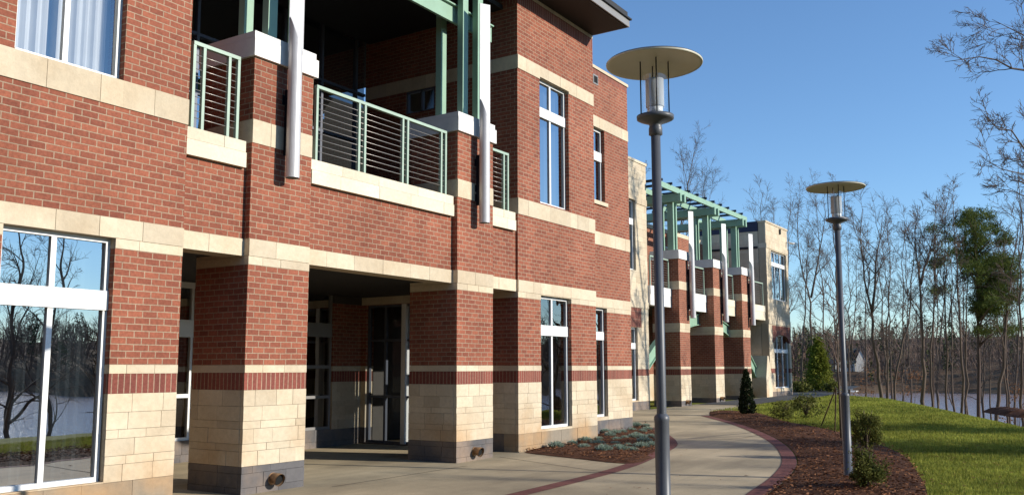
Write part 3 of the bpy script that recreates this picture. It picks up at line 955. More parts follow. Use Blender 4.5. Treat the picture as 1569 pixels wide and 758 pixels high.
# terrace curtain wall
b = MB()
for x in np.arange(7.3, 15.3, 1.10): b.box(x-.03, x+.03, YW, YW+.1, 4.6, 9.4, M['dark_mullion'])
for z in (4.62, 5.55, 6.9, 8.05): b.box(7.23, 15.3, YW+.004, YW+.096, z, z+.06, M['dark_mullion'])
o = b.build("curtain_wall", bld)
p = MB(); p.face([(7.23, YW+.05, 4.6), (15.3, YW+.05, 4.6), (15.3, YW+.05, 9.4), (7.23, YW+.05, 9.4)], M['glass']); p.build("pane", o)

# interior shell: floors, ceilings, back of the rooms
b = MB()
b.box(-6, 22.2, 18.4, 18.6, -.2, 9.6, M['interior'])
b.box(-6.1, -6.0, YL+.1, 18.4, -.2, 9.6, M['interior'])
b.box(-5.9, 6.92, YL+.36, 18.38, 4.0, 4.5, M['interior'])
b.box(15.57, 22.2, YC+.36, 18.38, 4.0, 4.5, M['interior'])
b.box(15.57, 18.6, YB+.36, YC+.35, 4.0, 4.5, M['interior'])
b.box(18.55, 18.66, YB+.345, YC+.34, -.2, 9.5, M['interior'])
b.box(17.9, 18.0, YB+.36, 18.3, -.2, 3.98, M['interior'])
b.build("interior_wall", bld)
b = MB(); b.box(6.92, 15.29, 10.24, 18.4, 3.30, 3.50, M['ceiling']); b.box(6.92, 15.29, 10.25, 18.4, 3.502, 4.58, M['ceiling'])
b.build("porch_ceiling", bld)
b = MB(); b.box(-6, 22.2, 14.45, 18.4, -.1, .03, M['interior']); b.build("interior_floor", bld)

# roof with dark soffit and grey fascia
b = MB()
b.box(-7, 18.66, 8.90, 18.8, 9.722, 9.80, M['soffit'])  # overhang carried on unseen over the terrace, added to cut its light
b.box(-7, 18.67, 8.88, 18.8, 9.80, 10.1, M['roofing'])
o = b.build("roof", bld)
f = MB(); f.box(-7, 18.70, 8.85, 8.879, 9.73, 9.90, M['fascia']); f.box(18.672, 18.70, 8.88, 18.8, 9.73, 9.90, M['fascia'])
f.box(-7, 18.74, 8.80, 8.86, 9.902, 9.94, M['roofing']); f.box(18.676, 18.74, 8.861, 18.8, 9.902, 9.94, M['roofing'])
f.build("fascia", o)
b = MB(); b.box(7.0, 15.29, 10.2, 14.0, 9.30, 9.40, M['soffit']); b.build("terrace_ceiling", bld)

# --- near pergola posts and beam
pg = empty("pergola", None, parent=bld)
for x0, x1, y0, y1 in PIERS:
    xm = x0+.45
    for (dx, dy) in ((0, 9.93), (0.50, 9.93), (0, 10.46)):
        b = MB(); b.box(xm+dx-.085, xm+dx+.085, dy, dy+.13, 6.462, 9.30, M['green']); b.build("pergola_post", pg, .004)
b = MB(); b.box(7.24, 14.78, 10.14, 10.20, 8.40, 8.72, M['green']); b.box(7.24, 14.78, 10.08, 10.26, 8.722, 8.75, M['green']); b.build("pergola_beam", pg, .003)

# --- buff stone block
YS = 14.5
b = MB()
def stone_front(b, x0, x1, y0, y1, z1, holes, coping):
    cuts = sorted({x0, x1, *[h[0] for h in holes], *[h[1] for h in holes]})
    zl = [(-.1, .45, 'dark_stone'), (.45, 1.41, 'stone'), (1.41, 1.65, 'soldier'), (1.65, 3.95, 'stone'), (3.95, 4.2, 'band'), (4.2, 7.95, 'stone'), (7.95, 8.2, 'band'), (8.2, z1, 'stone')]
    for a, c in zip(cuts[:-1], cuts[1:]):
        hs = [(h[2], h[3]) for h in holes if h[0] <= a+1e-6 and h[1] >= c-1e-6]
        for z0, z2, mt in zl:
            parts = [(z0, z2)]
            for h0, h1 in hs:
                parts = [q for s0, s1 in parts for q in ((s0, min(s1, h0)), (max(s0, h1), s1)) if q[1]-q[0] > .01]
            for s0, s1 in parts:
                if mt == 'soldier': b.box(a, c, y0, y1, s0, s1, M['soldier'], s0-.03)
                elif mt == 'band': stone_row(b, a, c, y0-.03, y1, s0, s1, M['stone'], .7)
                elif mt == 'dark_stone': stone_zone(b, a, c, y0, y1, s0, s1, M['dark_stone'], M['dark_mortar'], [.2, .19], 'f')
                else: stone_zone(b, a, c, y0, y1, s0, s1, M['stone'], M['mortar'], [.2, .2, .3], 'f')
    b.box(x0-.02, x1+.03, y0-.04, y1+.02, z1+.002, z1+.10, M['stone'])
stone_front(b, 22.26, 31.85, YS, YS+.4, 9.56, [(29.6, 30.85, .5, 3.2), (29.6, 30.82, 5.36, 8.05)], None)
b.box(31.45, 31.85, YS+.401, 18.5, -.1, 9.55, M['stone'])
b.build("wall", bld)
window(29.6, 30.85, .5, 3.2, YS, [30.2], [(2.4, 2.62)]); window(29.6, 30.82, 5.36, 8.05, YS, [30.2], [(7.1, 7.34)])
b = MB(); b.box(29.5, 31.2, YS-.012, YS+.05, 3.21, 3.94, M['soldier'], 3.21); b.build("window_arch", bld)
# right side of setback bay
b = MB(); b.box(21.95, 22.25, YC+.342, YS, 1.65, 9.5, M['brick'], 1.65); b.box(21.95, 22.25, YC+.342, YS, -.2, 1.65, M['stone']); b.build("wall", bld)

# --- far wing: back wall, fascias, railings, arch, pergola
YF = 17.6
b = MB(); b.box(31.86, 46.3, YF, YF+.3, -.1, 1.41, M['stone']); b.box(31.86, 46.3, YF, YF+.3, 1.41, 8.3, M['brick'], 1.41); b.box(31.86, 46.3, YF-.02, YF+.32, 8.302, 8.5, M['stone'])
b.build("wall", bld)
for x in (32.3, 36.1, 39.7, 43.3):
    for (z0, z1) in ((.5, 3.2), (5.0, 7.6)):
        window(x, x+1.5, z0, z1, YF-.13, [x+.75], [(z0+1.55, z0+1.75)], depth=0.03)
b = MB(); b.box(31.86, 46.3, 14.75, YF, 4.12, 4.55, M['ceiling']); b.build("porch_ceiling", bld)
spans = [(31.86, 33.88), (34.98, 37.78), (38.88, 41.53), (42.63, 46.1)]
for i, (a, c) in enumerate(spans):
    s = MB(); m_ = M['pale_stone'] if i > 1 else M['cap']  # lighting put into the material: first two sills bright, last two duller
    s.box(a, c, 14.40, 14.72, 4.12, 4.55, m_); s.box(a, c, 14.385, 14.72, 4.552, 4.87, m_)
    s.build("balcony_sill", bld)
    n = max(2, int((c-a)/1.2)+1); ps = list(np.linspace(a+.12, c-.12, n))
    railing(a+.1, c-.1, 14.46, ps)
# big green arch behind the far piers
b = MB(); Rr = 11.2; cxA, czA = 38.5, 4.05-Rr
ths = np.linspace(-0.86, 0.86, 60)
for i in range(len(ths)-1):
    for (ri, ro, ya, yb) in ((Rr-.42, Rr, 14.78, 14.83), (Rr, Rr+.035, 14.70, 14.92), (Rr-.455, Rr-.42, 14.70, 14.92)):
        q = [(cxA+r*math.sin(t), czA+r*math.cos(t)) for t in (ths[i], ths[i+1]) for r in (ri, ro)]
        (a0, a1, c0, c1) = q
        P = lambda p, y: (p[0], y, p[1])
        b.face([P(a0, ya), P(c0, ya), P(c1, ya), P(a1, ya)], M['green']); b.face([P(a0, yb), P(a1, yb), P(c1, yb), P(c0, yb)], M['green'])
        b.face([P(a1, ya), P(c1, ya), P(c1, yb), P(a1, yb)], M['green']); b.face([P(a0, yb), P(c0, yb), P(c0, ya), P(a0, ya)], M['green'])
b.build("arch_beam", bld)
# stone abutment of the arch, with a sloping top
b = MB(); zz0 = .0
pr = [(45.3, 0), (46.28, 0), (46.28, 1.2), (45.75, 2.3), (45.62, 2.3), (45.3, 1.2)]
for i in range(len(pr)):
    a, c = pr[i], pr[(i+1) % len(pr)]
    b.face([(a[0], 14.2, a[1]), (c[0], 14.2, c[1]), (c[0], 16.2, c[1]), (a[0], 16.2, a[1])], M['stone'])
b.face([(p[0], 14.2, p[1]) for p in pr], M['stone']); b.face([(p[0], 16.2, p[1]) for p in reversed(pr)], M['stone'])
b.build("arch_abutment", bld)
pg2 = empty("pergola", None, parent=bld)
for x0, x1 in FAR:
    for dx in (.12, .42):
        for yy in (14.30, 14.86):
            b = MB(); b.box(x0+dx, x0+dx+.11, yy, yy+.26, 6.462, 8.45, M['green']); b.build("pergola_post", pg2)
    b = MB(); b.box(x0-.02, x0+.13, 13.90, YF-.05, 8.45, 8.78, M['green']); b.box(x0+.42, x0+.57, 13.90, YF-.05, 8.45, 8.78, M['green']); b.build("pergola_beam", pg2)
for yy in (14.02, 15.1, 16.2):
    b = MB(); b.box(31.9, 42.55, yy, yy+.10, 8.782, 9.0, M['green']); b.build("pergola_purlin", pg2)
for x in np.arange(32.2, 42.5, 0.95):
    b = MB(); b.box(x, x+.07, 13.95, YF-.2, 9.002, 9.10, M['dark_steel']); b.build("pergola_slat", pg2)

# --- end pavilion
YP = 14.3
b = MB()
stone_front(b, 46.3, 50.2, YP, YP+.4, 9.3, [(47.13, 49.86, .62, 3.44), (47.13, 49.86, 5.29, 7.9)], None)
ashlar(b, 'x', YP+.41, 18.5, .2, 8.85, 46.3, -1, M['stone'], [.2, .3]); b.box(46.32, 46.7, YP+.405, 18.5, 0, 8.85, M['mortar'])
b.box(46.28, 46.7, YP+.405, 18.5, 8.851, 9.38, M['navy']); b.box(46.27, 46.4, YP+.43, 18.5, 7.93, 8.05, M['roofing'])
b.box(49.8, 50.19, YP+.405, 18.5, 0, 9.3, M['stone'])
b.build("wall", bld)
window(47.13, 49.86, 5.29, 7.9, YP, [48.0, 48.95], [(7.1, 7.32)])
b = MB()
def arch_z(x): return 3.02+0.42*math.sqrt(max(0, 1-((x-48.495)/1.365)**2))
xsA = np.linspace(47.13, 49.86, 17)
for i in range(16):
    a, c = xsA[i], xsA[i+1]
    pts = [(a, arch_z(a)), (c, arch_z(c)), (c, 3.9), (a, 3.9)]
    b.face([(p[0], YP-.012, p[1]) for p in pts], M['soldier'], [(p[0], p[1]-3.62) for p in pts])
    b.face([(a, YP-.012, arch_z(a)), (a, YP+.3, arch_z(a)), (c, YP+.3, arch_z(c)), (c, YP-.012, arch_z(c))], M['soldier'])
for (a, c) in ((46.9, 47.129), (49.861, 50.12)): b.box(a, c, YP-.012, YP+.02, 3.0, 3.9, M['soldier'], 3.0)
b.build("window_arch", bld)
o = window(47.13, 49.86, .62, 3.44, YP, [48.0, 48.95], [(2.48, 2.68)], glass='glass')
b = MB(); b.box(46.3, 50.2, YP+.41, 18.5, 9.31, 9.35, M['roofing']); b.box(46.7, 49.8, 16.5, 16.6, 0, 9.3, M['interior']); b.box(46.7, 49.8, YP+.45, 16.5, 4.2, 4.6, M['interior']); b.build("pavilion_roof", bld)
b = MB(); b.box(48.7, 48.95, YP-.05, YP-.041, 8.95, 9.25, M['black']); b.build("vent", bld)
# small security camera on the corner
b = MB(); b.box(50.0, 50.06, YP-.20, YP-.001, 8.62, 8.67, M['white']); b.tube([(50.03, YP-.18, 8.60), (50.08, YP-.45, 8.54)], [.055, .055], M['white'], 12); b.tube([(50.08, YP-.451, 8.54), (50.085, YP-.47, 8.537)], [.045, .045], M['black'], 12)
b.build("security_camera", bld)

# ------------------------------------------------------------------ street lamps
def make_lamp():
    t = empty("street_lamp", (0, 0, 0))
    b = MB()
    b.lathe([(0.0, 3.90), (0.043, 3.90), (0.043, 1.30)], M['lamp_grey'], 24)
    b.build("upper_pole", t)
    b = MB()
    b.lathe([(0.043, 1.30), (0.050, 1.292), (0.066, 1.275), (0.068, 1.245), (0.064, 1.235), (0.064, 0.03), (0.11, 0.028), (0.115, 0.0)], M['lamp_grey'], 28)
    for k in range(4):
        a = k*math.pi/2+.4; b.tube([(0.092*math.cos(a), .092*math.sin(a), .025), (0.092*math.cos(a), .092*math.sin(a), .05)], [.010, .010], M['lamp_grey'], 6)
    b.build("pole_sleeve", t)
    b = MB()
    b.lathe([(0.044, 3.80), (0.062, 3.81), (0.062, 3.87), (0.055, 3.89), (0.06, 3.91), (0.15, 3.945), (0.168, 3.955), (0.170, 3.985), (0.0, 3.988)], M['lamp_grey'], 36)
    b.build("lamp_base_plate", t)
    b = MB()
    for k in range(4):
        a = k*math.pi/2+0.55
        b.tube([(0.128*math.cos(a), 0.128*math.sin(a), 3.985), (0.128*math.cos(a), 0.128*math.sin(a), 4.50)], [.0065, .0065], M['dark_steel'], 8)
    b.build("support_rods", t)
    b = MB(); b.lathe([(0.118, 3.99), (0.118, 4.43)], M['lamp_glass'], 36); b.lathe([(0.120, 3.988), (0.120, 4.0), (0.112, 4.0)], M['lamp_white'], 36); b.build("glass_cylinder", t)
    b = MB()
    b.lathe([(0.0, 3.99), (0.072, 3.99), (0.072, 4.07), (0.045, 4.08), (0.03, 4.10), (0.0, 4.10)], M['lamp_white'], 24)
    b.lathe([(0.028, 4.10), (0.034, 4.13), (0.034, 4.22), (0.02, 4.26), (0, 4.27)], M['lamp_white'], 20)
    b.build("light_bulb", t)
    b = MB(); b.lathe([(0.083, 4.07), (0.083, 4.33), (0.081, 4.33), (0.081, 4.07)], M['frost'], 28); b.build("inner_diffuser", t)
    b = MB()
    b.lathe([(0.0, 4.5100), (0.14, 4.5020), (0.40, 4.4740), (0.437, 4.4650), (0.441, 4.4700), (0.441, 4.4820)], M['lamp_cream'], 56)
    b.lathe([(0.442, 4.4825), (0.43, 4.4940), (0.15, 4.5360), (0.05, 4.5600), (0.0, 4.5650)], M['lamp_grey'], 56)
    b.build("disc_shade", t)
    return t
lamp = make_lamp()
lamp.location = (7.41, 3.265, 0.0)
tag(lamp, "tall grey disc-topped lamp nearest the building, its foot out of the frame", "street lamp", "street lamps along the walk")
lamp2 = copy_tree(lamp)
lamp2.location = (14.35, 3.30, 0.02)
tag(lamp2, "grey disc-topped lamp standing in the mulch bed beside the round shrubs", "street lamp", "street lamps along the walk")

# ------------------------------------------------------------------ planting
def leaf_quads(P, size, rs, up=0.3, aspect=0.5):
    n = len(P)
    d = rs.normal(size=(n, 3)); d[:, 2] = np.abs(d[:, 2])*(1+up)-0.2; d /= np.linalg.norm(d, axis=1)[:, None]
    e = np.cross(d, rs.normal(size=(n, 3))); e /= np.linalg.norm(e, axis=1)[:, None]
    s = size*rs.uniform(0.6, 1.4, (n, 1))
    a = d*s*0.5; c = e*s*0.5*aspect
    return np.stack([P-a, P+c, P+a, P-c], 1)

def crown_points(n, rs, fn, clumps, cr):
    """points gathered in clumps so that the outline is uneven; fn draws clump centres"""
    cc = fn(clumps, rs)
    idx = rs.integers(0, clumps, n)
    return cc[idx]+rs.normal(size=(n, 3))*cr*rs.uniform(0.5, 1.2, (clumps, 1))[idx]

def shrub(name, loc, rx, h, n, mat, size, label, cat, group, seed, stems=9, clumps=34, cr=0.05):
    rs = np.random.default_rng(seed)
    t = empty(name, loc, label, cat, group)
    b = MB()
    for k in range(stems):
        a = rs.uniform(0, 2*np.pi); r = rs.uniform(.2, .75)*rx
        b.tube([loc, (loc[0]+r*.4*math.cos(a), loc[1]+r*.4*math.sin(a), loc[2]+h*.45), (loc[0]+r*math.cos(a), loc[1]+r*math.sin(a), loc[2]+h*rs.uniform(.7, 1))], [.012, .008, .003], M['twig'], 5)
    b.build("stems", t)
    def fn(k, r_):
        d = r_.normal(size=(k, 3)); d /= np.linalg.norm(d, axis=1)[:, None]
        q = d*r_.uniform(.45, 1, (k, 1))*np.array([rx, rx, h*.5])
        q[:, 2] += h*.52
        return q
    P = crown_points(n, rs, fn, clumps, cr)+np.array(loc)
    P[:, 2] = np.maximum(P[:, 2], loc[2]+.01)
    quads("foliage", leaf_quads(P, size, rs), M[mat], t)
    return t

def gp(px, py, dz=0.06):
    p = G(px, py); return (p[0], p[1], p[2]+dz)
shrub("round_shrub", gp(1328, 704), .27, .84, 7000, 'shrub', .034, "round leafy shrub right behind the second lamp post", "shrub", "shrubs in the mulch bed", 11)
shrub("round_shrub", gp(1330, 754), .25, .50, 5000, 'shrub', .036, "low dark shrub at the foot of the second lamp post", "shrub", "shrubs in the mulch bed", 12)
shrub("round_shrub", gp(1235, 641), .50, .66, 1300, 'shrub', .07, "thin twiggy shrub on the lawn edge left of the staked sapling", "shrub", "shrubs in the mulch bed", 13, 16, 22, .10)
shrub("round_shrub", gp(1200, 645), .34, .55, 900, 'shrub', .07, "thin twiggy shrub between the dark cypress and the taller twiggy shrub", "shrub", "shrubs in the mulch bed", 14, 14, 18, .09)

def cone_tree(name, loc, r, h, n, mat, size, label, cat, seed, power=1.0, cr=.06, clumps=150, trunk=.05, rough=.55):
    rs = np.random.default_rng(seed)
    t = empty(name, loc, label, cat)
    b = MB(); b.tube([loc, (loc[0], loc[1], loc[2]+h*.9)], [trunk, trunk*.2], M['bark'], 8); b.build("trunk", t)
    def fn(k, r_):
        u = r_.uniform(0.02, 1, k)**1.2
        rad = r*(1-u)**power*r_.uniform(rough, 1.05, k)*np.minimum(1, .6+u*6)
        a = r_.uniform(0, 2*np.pi, k)
        return np.stack([rad*np.cos(a), rad*np.sin(a), h*(.03+u*.97)], 1)
    P = crown_points(n, rs, fn, clumps, cr)+np.array(loc)
    P[:, 2] = np.maximum(P[:, 2], loc[2])
    quads("crown", leaf_quads(P, size, rs, .8), M[mat], t)
    return t
cone_tree("cypress", gp(1145, 637), .29, 1.46, 13000, 'cypress', .05, "small dark pointed cypress at the corner of the mulch bed", "cypress", 21, .62, .022, 900, .05, .72)
p = at(1256, 606, 56); p[2] = float(gz(p[0]))
cone_tree("conifer", tuple(p), .92, 3.25, 9000, 'conifer', .13, "bushy yellow-green conifer right of the far pavilion", "conifer", 22, .7, .16, 190, .10)

# low clipped hedge plants by the far pavilion
for k, px_ in enumerate((1219, 1229, 1275)):
    p = at(px_, 606, 54); p[2] = float(gz(p[0]))
    shrub("low_shrub", tuple(p), .55, .62, 900, 'shrub', .12, ["low dark shrub touching the far pavilion's corner", "low dark shrub left of the yellow-green conifer", "low dark shrub right of the yellow-green conifer"][k], "shrub", "low shrubs by the far pavilion", 30+k, 6, 16, .12)

# silver tufts in the small bed
def tuft_mesh(seed):
    rs = np.random.default_rng(seed); n = 420
    a = rs.uniform(0, 2*np.pi, n); u = np.sqrt(rs.uniform(0, 1, n))
    base = np.stack([.16*u*np.cos(a), .16*u*np.sin(a), np.zeros(n)], 1)
    L = rs.uniform(.06, .12, n)
    d = np.stack([np.cos(a)*u*.9, np.sin(a)*u*.9, np.full(n, .9)], 1)+rs.normal(size=(n, 3))*.22
    d /= np.linalg.norm(d, axis=1)[:, None]
    mid = base+np.stack([np.zeros(n), np.zeros(n), .05*(1-u*u)], 1)
    e = np.cross(d, rs.normal(size=(n, 3))); e /= np.linalg.norm(e, axis=1)[:, None]
    w = .008
    tip = mid+d*L[:, None]
    return np.stack([mid-e*w, mid+e*w, tip+e*w*.3, tip-e*w*.3], 1)
tufts = []
for s in range(4):
    tf = quads("silver_tuft", tuft_mesh(40+s), M['silver'])
    tufts.append(tf)
tpx = [(852, 688, 1.0), (877, 683, .8), (897, 679, .9), (917, 676, .8), (895, 689, .9), (925, 694, 1.05), (916, 683, .9), (943, 683, .75), (948, 690, .9), (957, 693, .9), (969, 693, .95), (982, 688, 1.1), (962, 686, .7), (935, 671, 1), (942, 667, .9), (954, 665, .9), (970, 673, .9), (975, 669, .9), (957, 674, .7), (987, 680, 1), (997, 686, .9), (992, 661, 1.0), (985, 664, .8), (968, 662, .8), (960, 657, .8), (975, 655, .9), (990, 655, .9), (927, 664, .9), (985, 673, .8), (998, 672, .9), (945, 677, .7), (1010, 675, .9), (1013, 683, .8)]
for i, (px_, py_, s) in enumerate(tpx):
    o = tufts[i] if i < 4 else tufts[i % 4].copy()
    if i >= 4: C.objects.link(o)
    o.location = gp(px_, py_, .045)
    o.rotation_euler = (0, 0, rng.uniform(0, 6.28)); k = s*.72*rng.uniform(.85, 1.15); o.scale = (k, k, k*rng.uniform(.85, 1.2))
    tag(o, "small silvery green tuft planted in the bark bed below the bay windows", "plant", "silver tufts in the small mulch bed")

# ------------------------------------------------------------------ trees
def limb(out, p, d, L, r, lvl, rs, up, cfg):
    nseg = [7, 6, 4, 3][min(lvl, 3)]
    pts = [np.array(p)]; dd = np.array(d, float)
    for i in range(nseg):
        dd = dd+rs.normal(size=3)*cfg['wob'][min(lvl, 3)]+np.array([0, 0, up])
        dd /= np.linalg.norm(dd)
        pts.append(pts[-1]+dd*L/nseg)
    rad = [max(.0055, r*(1-.85*i/nseg)) for i in range(nseg+1)]
    out.append((lvl, pts, rad))
    if lvl >= cfg['depth']: return
    k = cfg['kids'][min(lvl, 3)]
    for j in range(k):
        t = rs.uniform(.22, 1.0)
        i = min(int(t*nseg), nseg-1); f = t*nseg-i
        q = pts[i]*(1-f)+pts[i+1]*f
        ax = pts[i+1]-pts[i]; ax /= np.linalg.norm(ax)
        s = np.cross(ax, rs.normal(size=3)); s /= np.linalg.norm(s)
        an = rs.uniform(.45, .95)
        nd = ax*math.cos(an)+s*math.sin(an)
        limb(out, q, nd, L*rs.uniform(.38, .62)*(1.15-.45*t), max(.009, r*(1-.8*t)*.55), lvl+1, rs, up*.8, cfg)

CFG = dict(wob=(.06, .12, .15, .20), kids=(0, 8, 6, 5), depth=3)
def bare_tree(trunk, r0, label, seed, group=None, nl=12, reach=2.6, first=.35, up=.05, name="bare_tree", kids=None, forks=None, base=None, mat='bark'):
    """trunk: list of 3D points from the ground up"""
    rs = np.random.default_rng(seed)
    r0 = r0*.66
    forks = [(a, q, r*.7) for a, q, r in (forks or [])]
    T = [np.array(p, float) for p in trunk]
    t = empty(name, tuple(T[0]), label, "tree", group)
    C_ = np.array(T)
    seg = np.linalg.norm(np.diff(C_, axis=0), axis=1); cum = np.concatenate([[0], np.cumsum(seg)]); H = cum[-1]
    ss = np.linspace(0, H, 16)
    line = np.stack([np.interp(ss, cum, C_[:, k]) for k in range(3)], 1)
    line[1:-1] += rs.normal(size=(14, 3))*np.array([.035, .035, 0])*H/10
    rad = [r0*(1.35 if i == 0 else 1.0)*(1-.86*i/15) for i in range(16)]
    b = MB(); b.tube(line, rad, M[mat], 8)
    out = []
    for (h0, pts, rf) in (forks or []):
        P = [np.array(p, float) for p in pts]
        cP = np.array(P); sg = np.concatenate([[0], np.cumsum(np.linalg.norm(np.diff(cP, axis=0), axis=1))])
        ln = np.stack([np.interp(np.linspace(0, sg[-1], 9), sg, cP[:, k]) for k in range(3)], 1)
        b.tube(ln, [rf*(1-.85*i/8) for i in range(9)], M[mat], 7)
        for j in range(7):
            i = rs.integers(2, 8); ax = ln[i]-ln[i-1]; ax /= np.linalg.norm(ax)
            s = np.cross(ax, rs.normal(size=3)); s /= np.linalg.norm(s)
            limb(out, ln[i], ax*.75+s*.65, reach*rs.uniform(.5, .9), rf*(1-.09*i)*.6, 1, rs, up, CFG)
    b.build("trunk", t)
    cfg = dict(CFG)
    if kids: cfg['kids'] = kids
    for j in range(nl):
        h = first+(1-first)*(j+rs.uniform(0, 1))/nl
        i = min(int(h*15), 14); f = h*15-i
        q = line[i]*(1-f)+line[i+1]*f
        a = rs.uniform(0, 2*np.pi)
        el = rs.uniform(.3, 1.0)+(h-.5)*.6
        el = min(el+.25, 1.35)
        d = np.array([math.cos(a)*math.cos(el), math.sin(a)*math.cos(el), math.sin(el)])
        limb(out, q, d, reach*rs.uniform(.6, 1.1)*(1.25-.75*h), max(.012, r0*(1-.86*h)*.62), 1, rs, up, cfg)
    b = MB()
    for lvl, pts, rd in out:
        b.tube(pts, rd, M['twig'] if lvl > 1 else M[mat], (5, 5, 4, 3)[lvl], caps=False)
    b.build("branches", t)
    return t

def grd(px_, depth):
    """ground point below pixel column px_ at a view depth"""
    p = at(px_, 600, depth); p[2] = float(terrain(p[0], p[1])); return p

def px_trunk(pixels, depth, leans=None):
    """trunk whose axis passes through photo pixels, rooted on the terrain"""
    pts = [at(x, y, depth) for x, y in pixels]
    g = np.array([pts[0][0], pts[0][1], float(terrain(pts[0][0], pts[0][1]))-.1])
    return [g]+pts

TG = "bare trees along the lake shore"
bare_tree(px_trunk([(1349, 600), (1345, 560), (1337, 520), (1336, 478), (1326, 430), (1320, 395), (1317, 345), (1322, 320)], 50), .17, "bare tree forking low into two tall stems, first right of the second lamp", 101, TG, 11, 3.0, .45,
          forks=[(0, [at(1336, 478, 50), at(1341, 440, 50), at(1342, 395, 50.5), at(1350, 360, 51), at(1352, 330, 51)], .12)])
bare_tree(px_trunk([(1372, 600), (1374, 560), (1385, 520), (1394, 480), (1398, 430), (1402, 380), (1404, 340)], 54), .13, "slender bare tree leaning right, left of the dark forked trunk", 102, TG, 10, 2.6, .4)
bare_tree(px_trunk([(1414, 618), (1415, 560), (1413, 500), (1410, 440), (1406, 410), (1404, 380), (1402, 345)], 46), .17, "dark bare trunk with a fork half way up, left of the pine", 103, TG, 10, 2.7, .5,
          forks=[(0, [at(1411, 436, 46), at(1415, 415, 46), at(1420, 398, 46.3), at(1428, 375, 46.5), at(1430, 345, 46.5)], .10)])
bare_tree(px_trunk([(1428, 612), (1428, 540), (1431, 450), (1432, 390), (1433, 330), (1435, 300)], 52), .12, "straight bare tree just right of the dark forked trunk", 104, TG, 12, 2.0, .45)
bare_tree(px_trunk([(1451, 628), (1450, 560), (1450, 500), (1448, 450), (1447, 400), (1449, 330)], 48), .11, "thin bare trunk with a side stem, halfway between the forked trunk and the pine", 105, TG, 9, 2.2, .5,
          forks=[(0, [at(1453, 500, 48), at(1457, 470, 48), at(1462, 450, 48), at(1470, 420, 48)], .06)])
bare_tree(px_trunk([(1475, 636), (1474, 560), (1471, 500), (1468, 440), (1465, 400), (1461, 340), (1460, 300)], 45), .12, "bare trunk close left of the pine, leaning a little to the left", 106, TG, 11, 2.3, .45)
bare_tree(px_trunk([(1482, 634), (1480, 560), (1481, 470), (1481, 400), (1480, 340)], 50), .11, "thin bare trunk almost touching the pine's trunk", 107, TG, 8, 1.8, .5)
bare_tree(px_trunk([(1526, 643), (1531, 600), (1536, 560), (1541, 500), (1546, 440), (1553, 390), (1560, 340)], 45.5), .17, "dark bare tree leaning right, first to the right of the pine", 108, TG, 12, 2.8, .45)
bare_tree(px_trunk([(1544, 640), (1541, 590), (1538, 540), (1537, 450), (1536, 400), (1538, 350)], 49), .10, "thin upright bare tree crossing the leaning dark one", 109, TG, 9, 2.0, .45)
bare_tree(px_trunk([(1566, 650), (1565, 580), (1564, 480), (1565, 390), (1562, 300), (1560, 250)], 42), .12, "bare trunk cut by the right edge of the photo", 110, TG, 12, 2.6, .35)
bare_tree(px_trunk([(1556, 636), (1557, 560), (1560, 470), (1563, 380), (1566, 290)], 55), .12, "second bare trunk in from the right edge of the photo", 111, TG, 11, 2.4, .3)
bare_tree(px_trunk([(1360, 598), (1358, 540), (1361, 490), (1362, 440), (1363, 390), (1361, 340)], 56), .12, "bare tree with many upright limbs behind the low-forking one", 112, TG, 13, 2.8, .3, .07)
bare_tree(px_trunk([(1381, 600), (1384, 540), (1386, 480), (1383, 430), (1386, 370), (1390, 330)], 66), .12, "faint grey bare tree seen between the leaning and the forked trunks", 113, TG, 13, 2.8, .3)
bare_tree(px_trunk([(1506, 620), (1508, 540), (1512, 460), (1515, 380)], 62), .11, "pale bare tree half hidden behind the pine's crown", 114, TG, 10, 2.3, .4)
bare_tree(px_trunk([(1436, 600), (1440, 540), (1446, 470), (1452, 400), (1450, 330), (1455, 290)], 70), .13, "tall faint bare tree behind the trunks left of the pine", 115, TG, 13, 3.2, .35)
# left group, behind and beside the pavilion
bare_tree(px_trunk([(1243, 600), (1243, 540), (1243, 480), (1242, 458), (1237, 440), (1230, 415), (1224, 395), (1221, 340), (1224, 310)], 64), .17, "bare tree with a high Y fork right of the far pavilion", 120, TG, 11, 3.4, .5,
          forks=[(0, [at(1243, 456, 64), at(1247, 435, 64), at(1250, 420, 64.4), at(1255, 390, 64.6), at(1262, 350, 65), at(1266, 320, 65)], .12)])
bare_tree(px_trunk([(1226, 600), (1228, 560), (1231, 500), (1235, 450), (1236, 410), (1240, 350)], 62), .12, "dark thin bare tree against the far pavilion's right edge", 121, TG, 10, 2.6, .5)
bare_tree(px_trunk([(1283, 600), (1284, 540), (1283, 480), (1281, 430), (1280, 390), (1276, 340), (1278, 300)], 60), .15, "bare tree standing right behind the second lamp's pole", 122, TG, 13, 3.2, .35)
bare_tree(px_trunk([(1300, 590), (1306, 540), (1310, 480), (1312, 430), (1318, 370)], 85), .14, "distant pale bare tree between second lamp and low-forking tree", 123, TG, 13, 3.4, .3)
bare_tree(px_trunk([(1265, 590), (1262, 520), (1260, 450), (1256, 400), (1252, 330), (1250, 300)], 80), .16, "distant bare tree above the yellow-green conifer", 124, TG, 14, 3.8, .3)
bare_tree(px_trunk([(1210, 590), (1208, 500), (1206, 420), (1208, 350), (1212, 300)], 85), .17, "bare tree rising behind the far pavilion's right edge", 125, TG, 14, 4.0, .3)

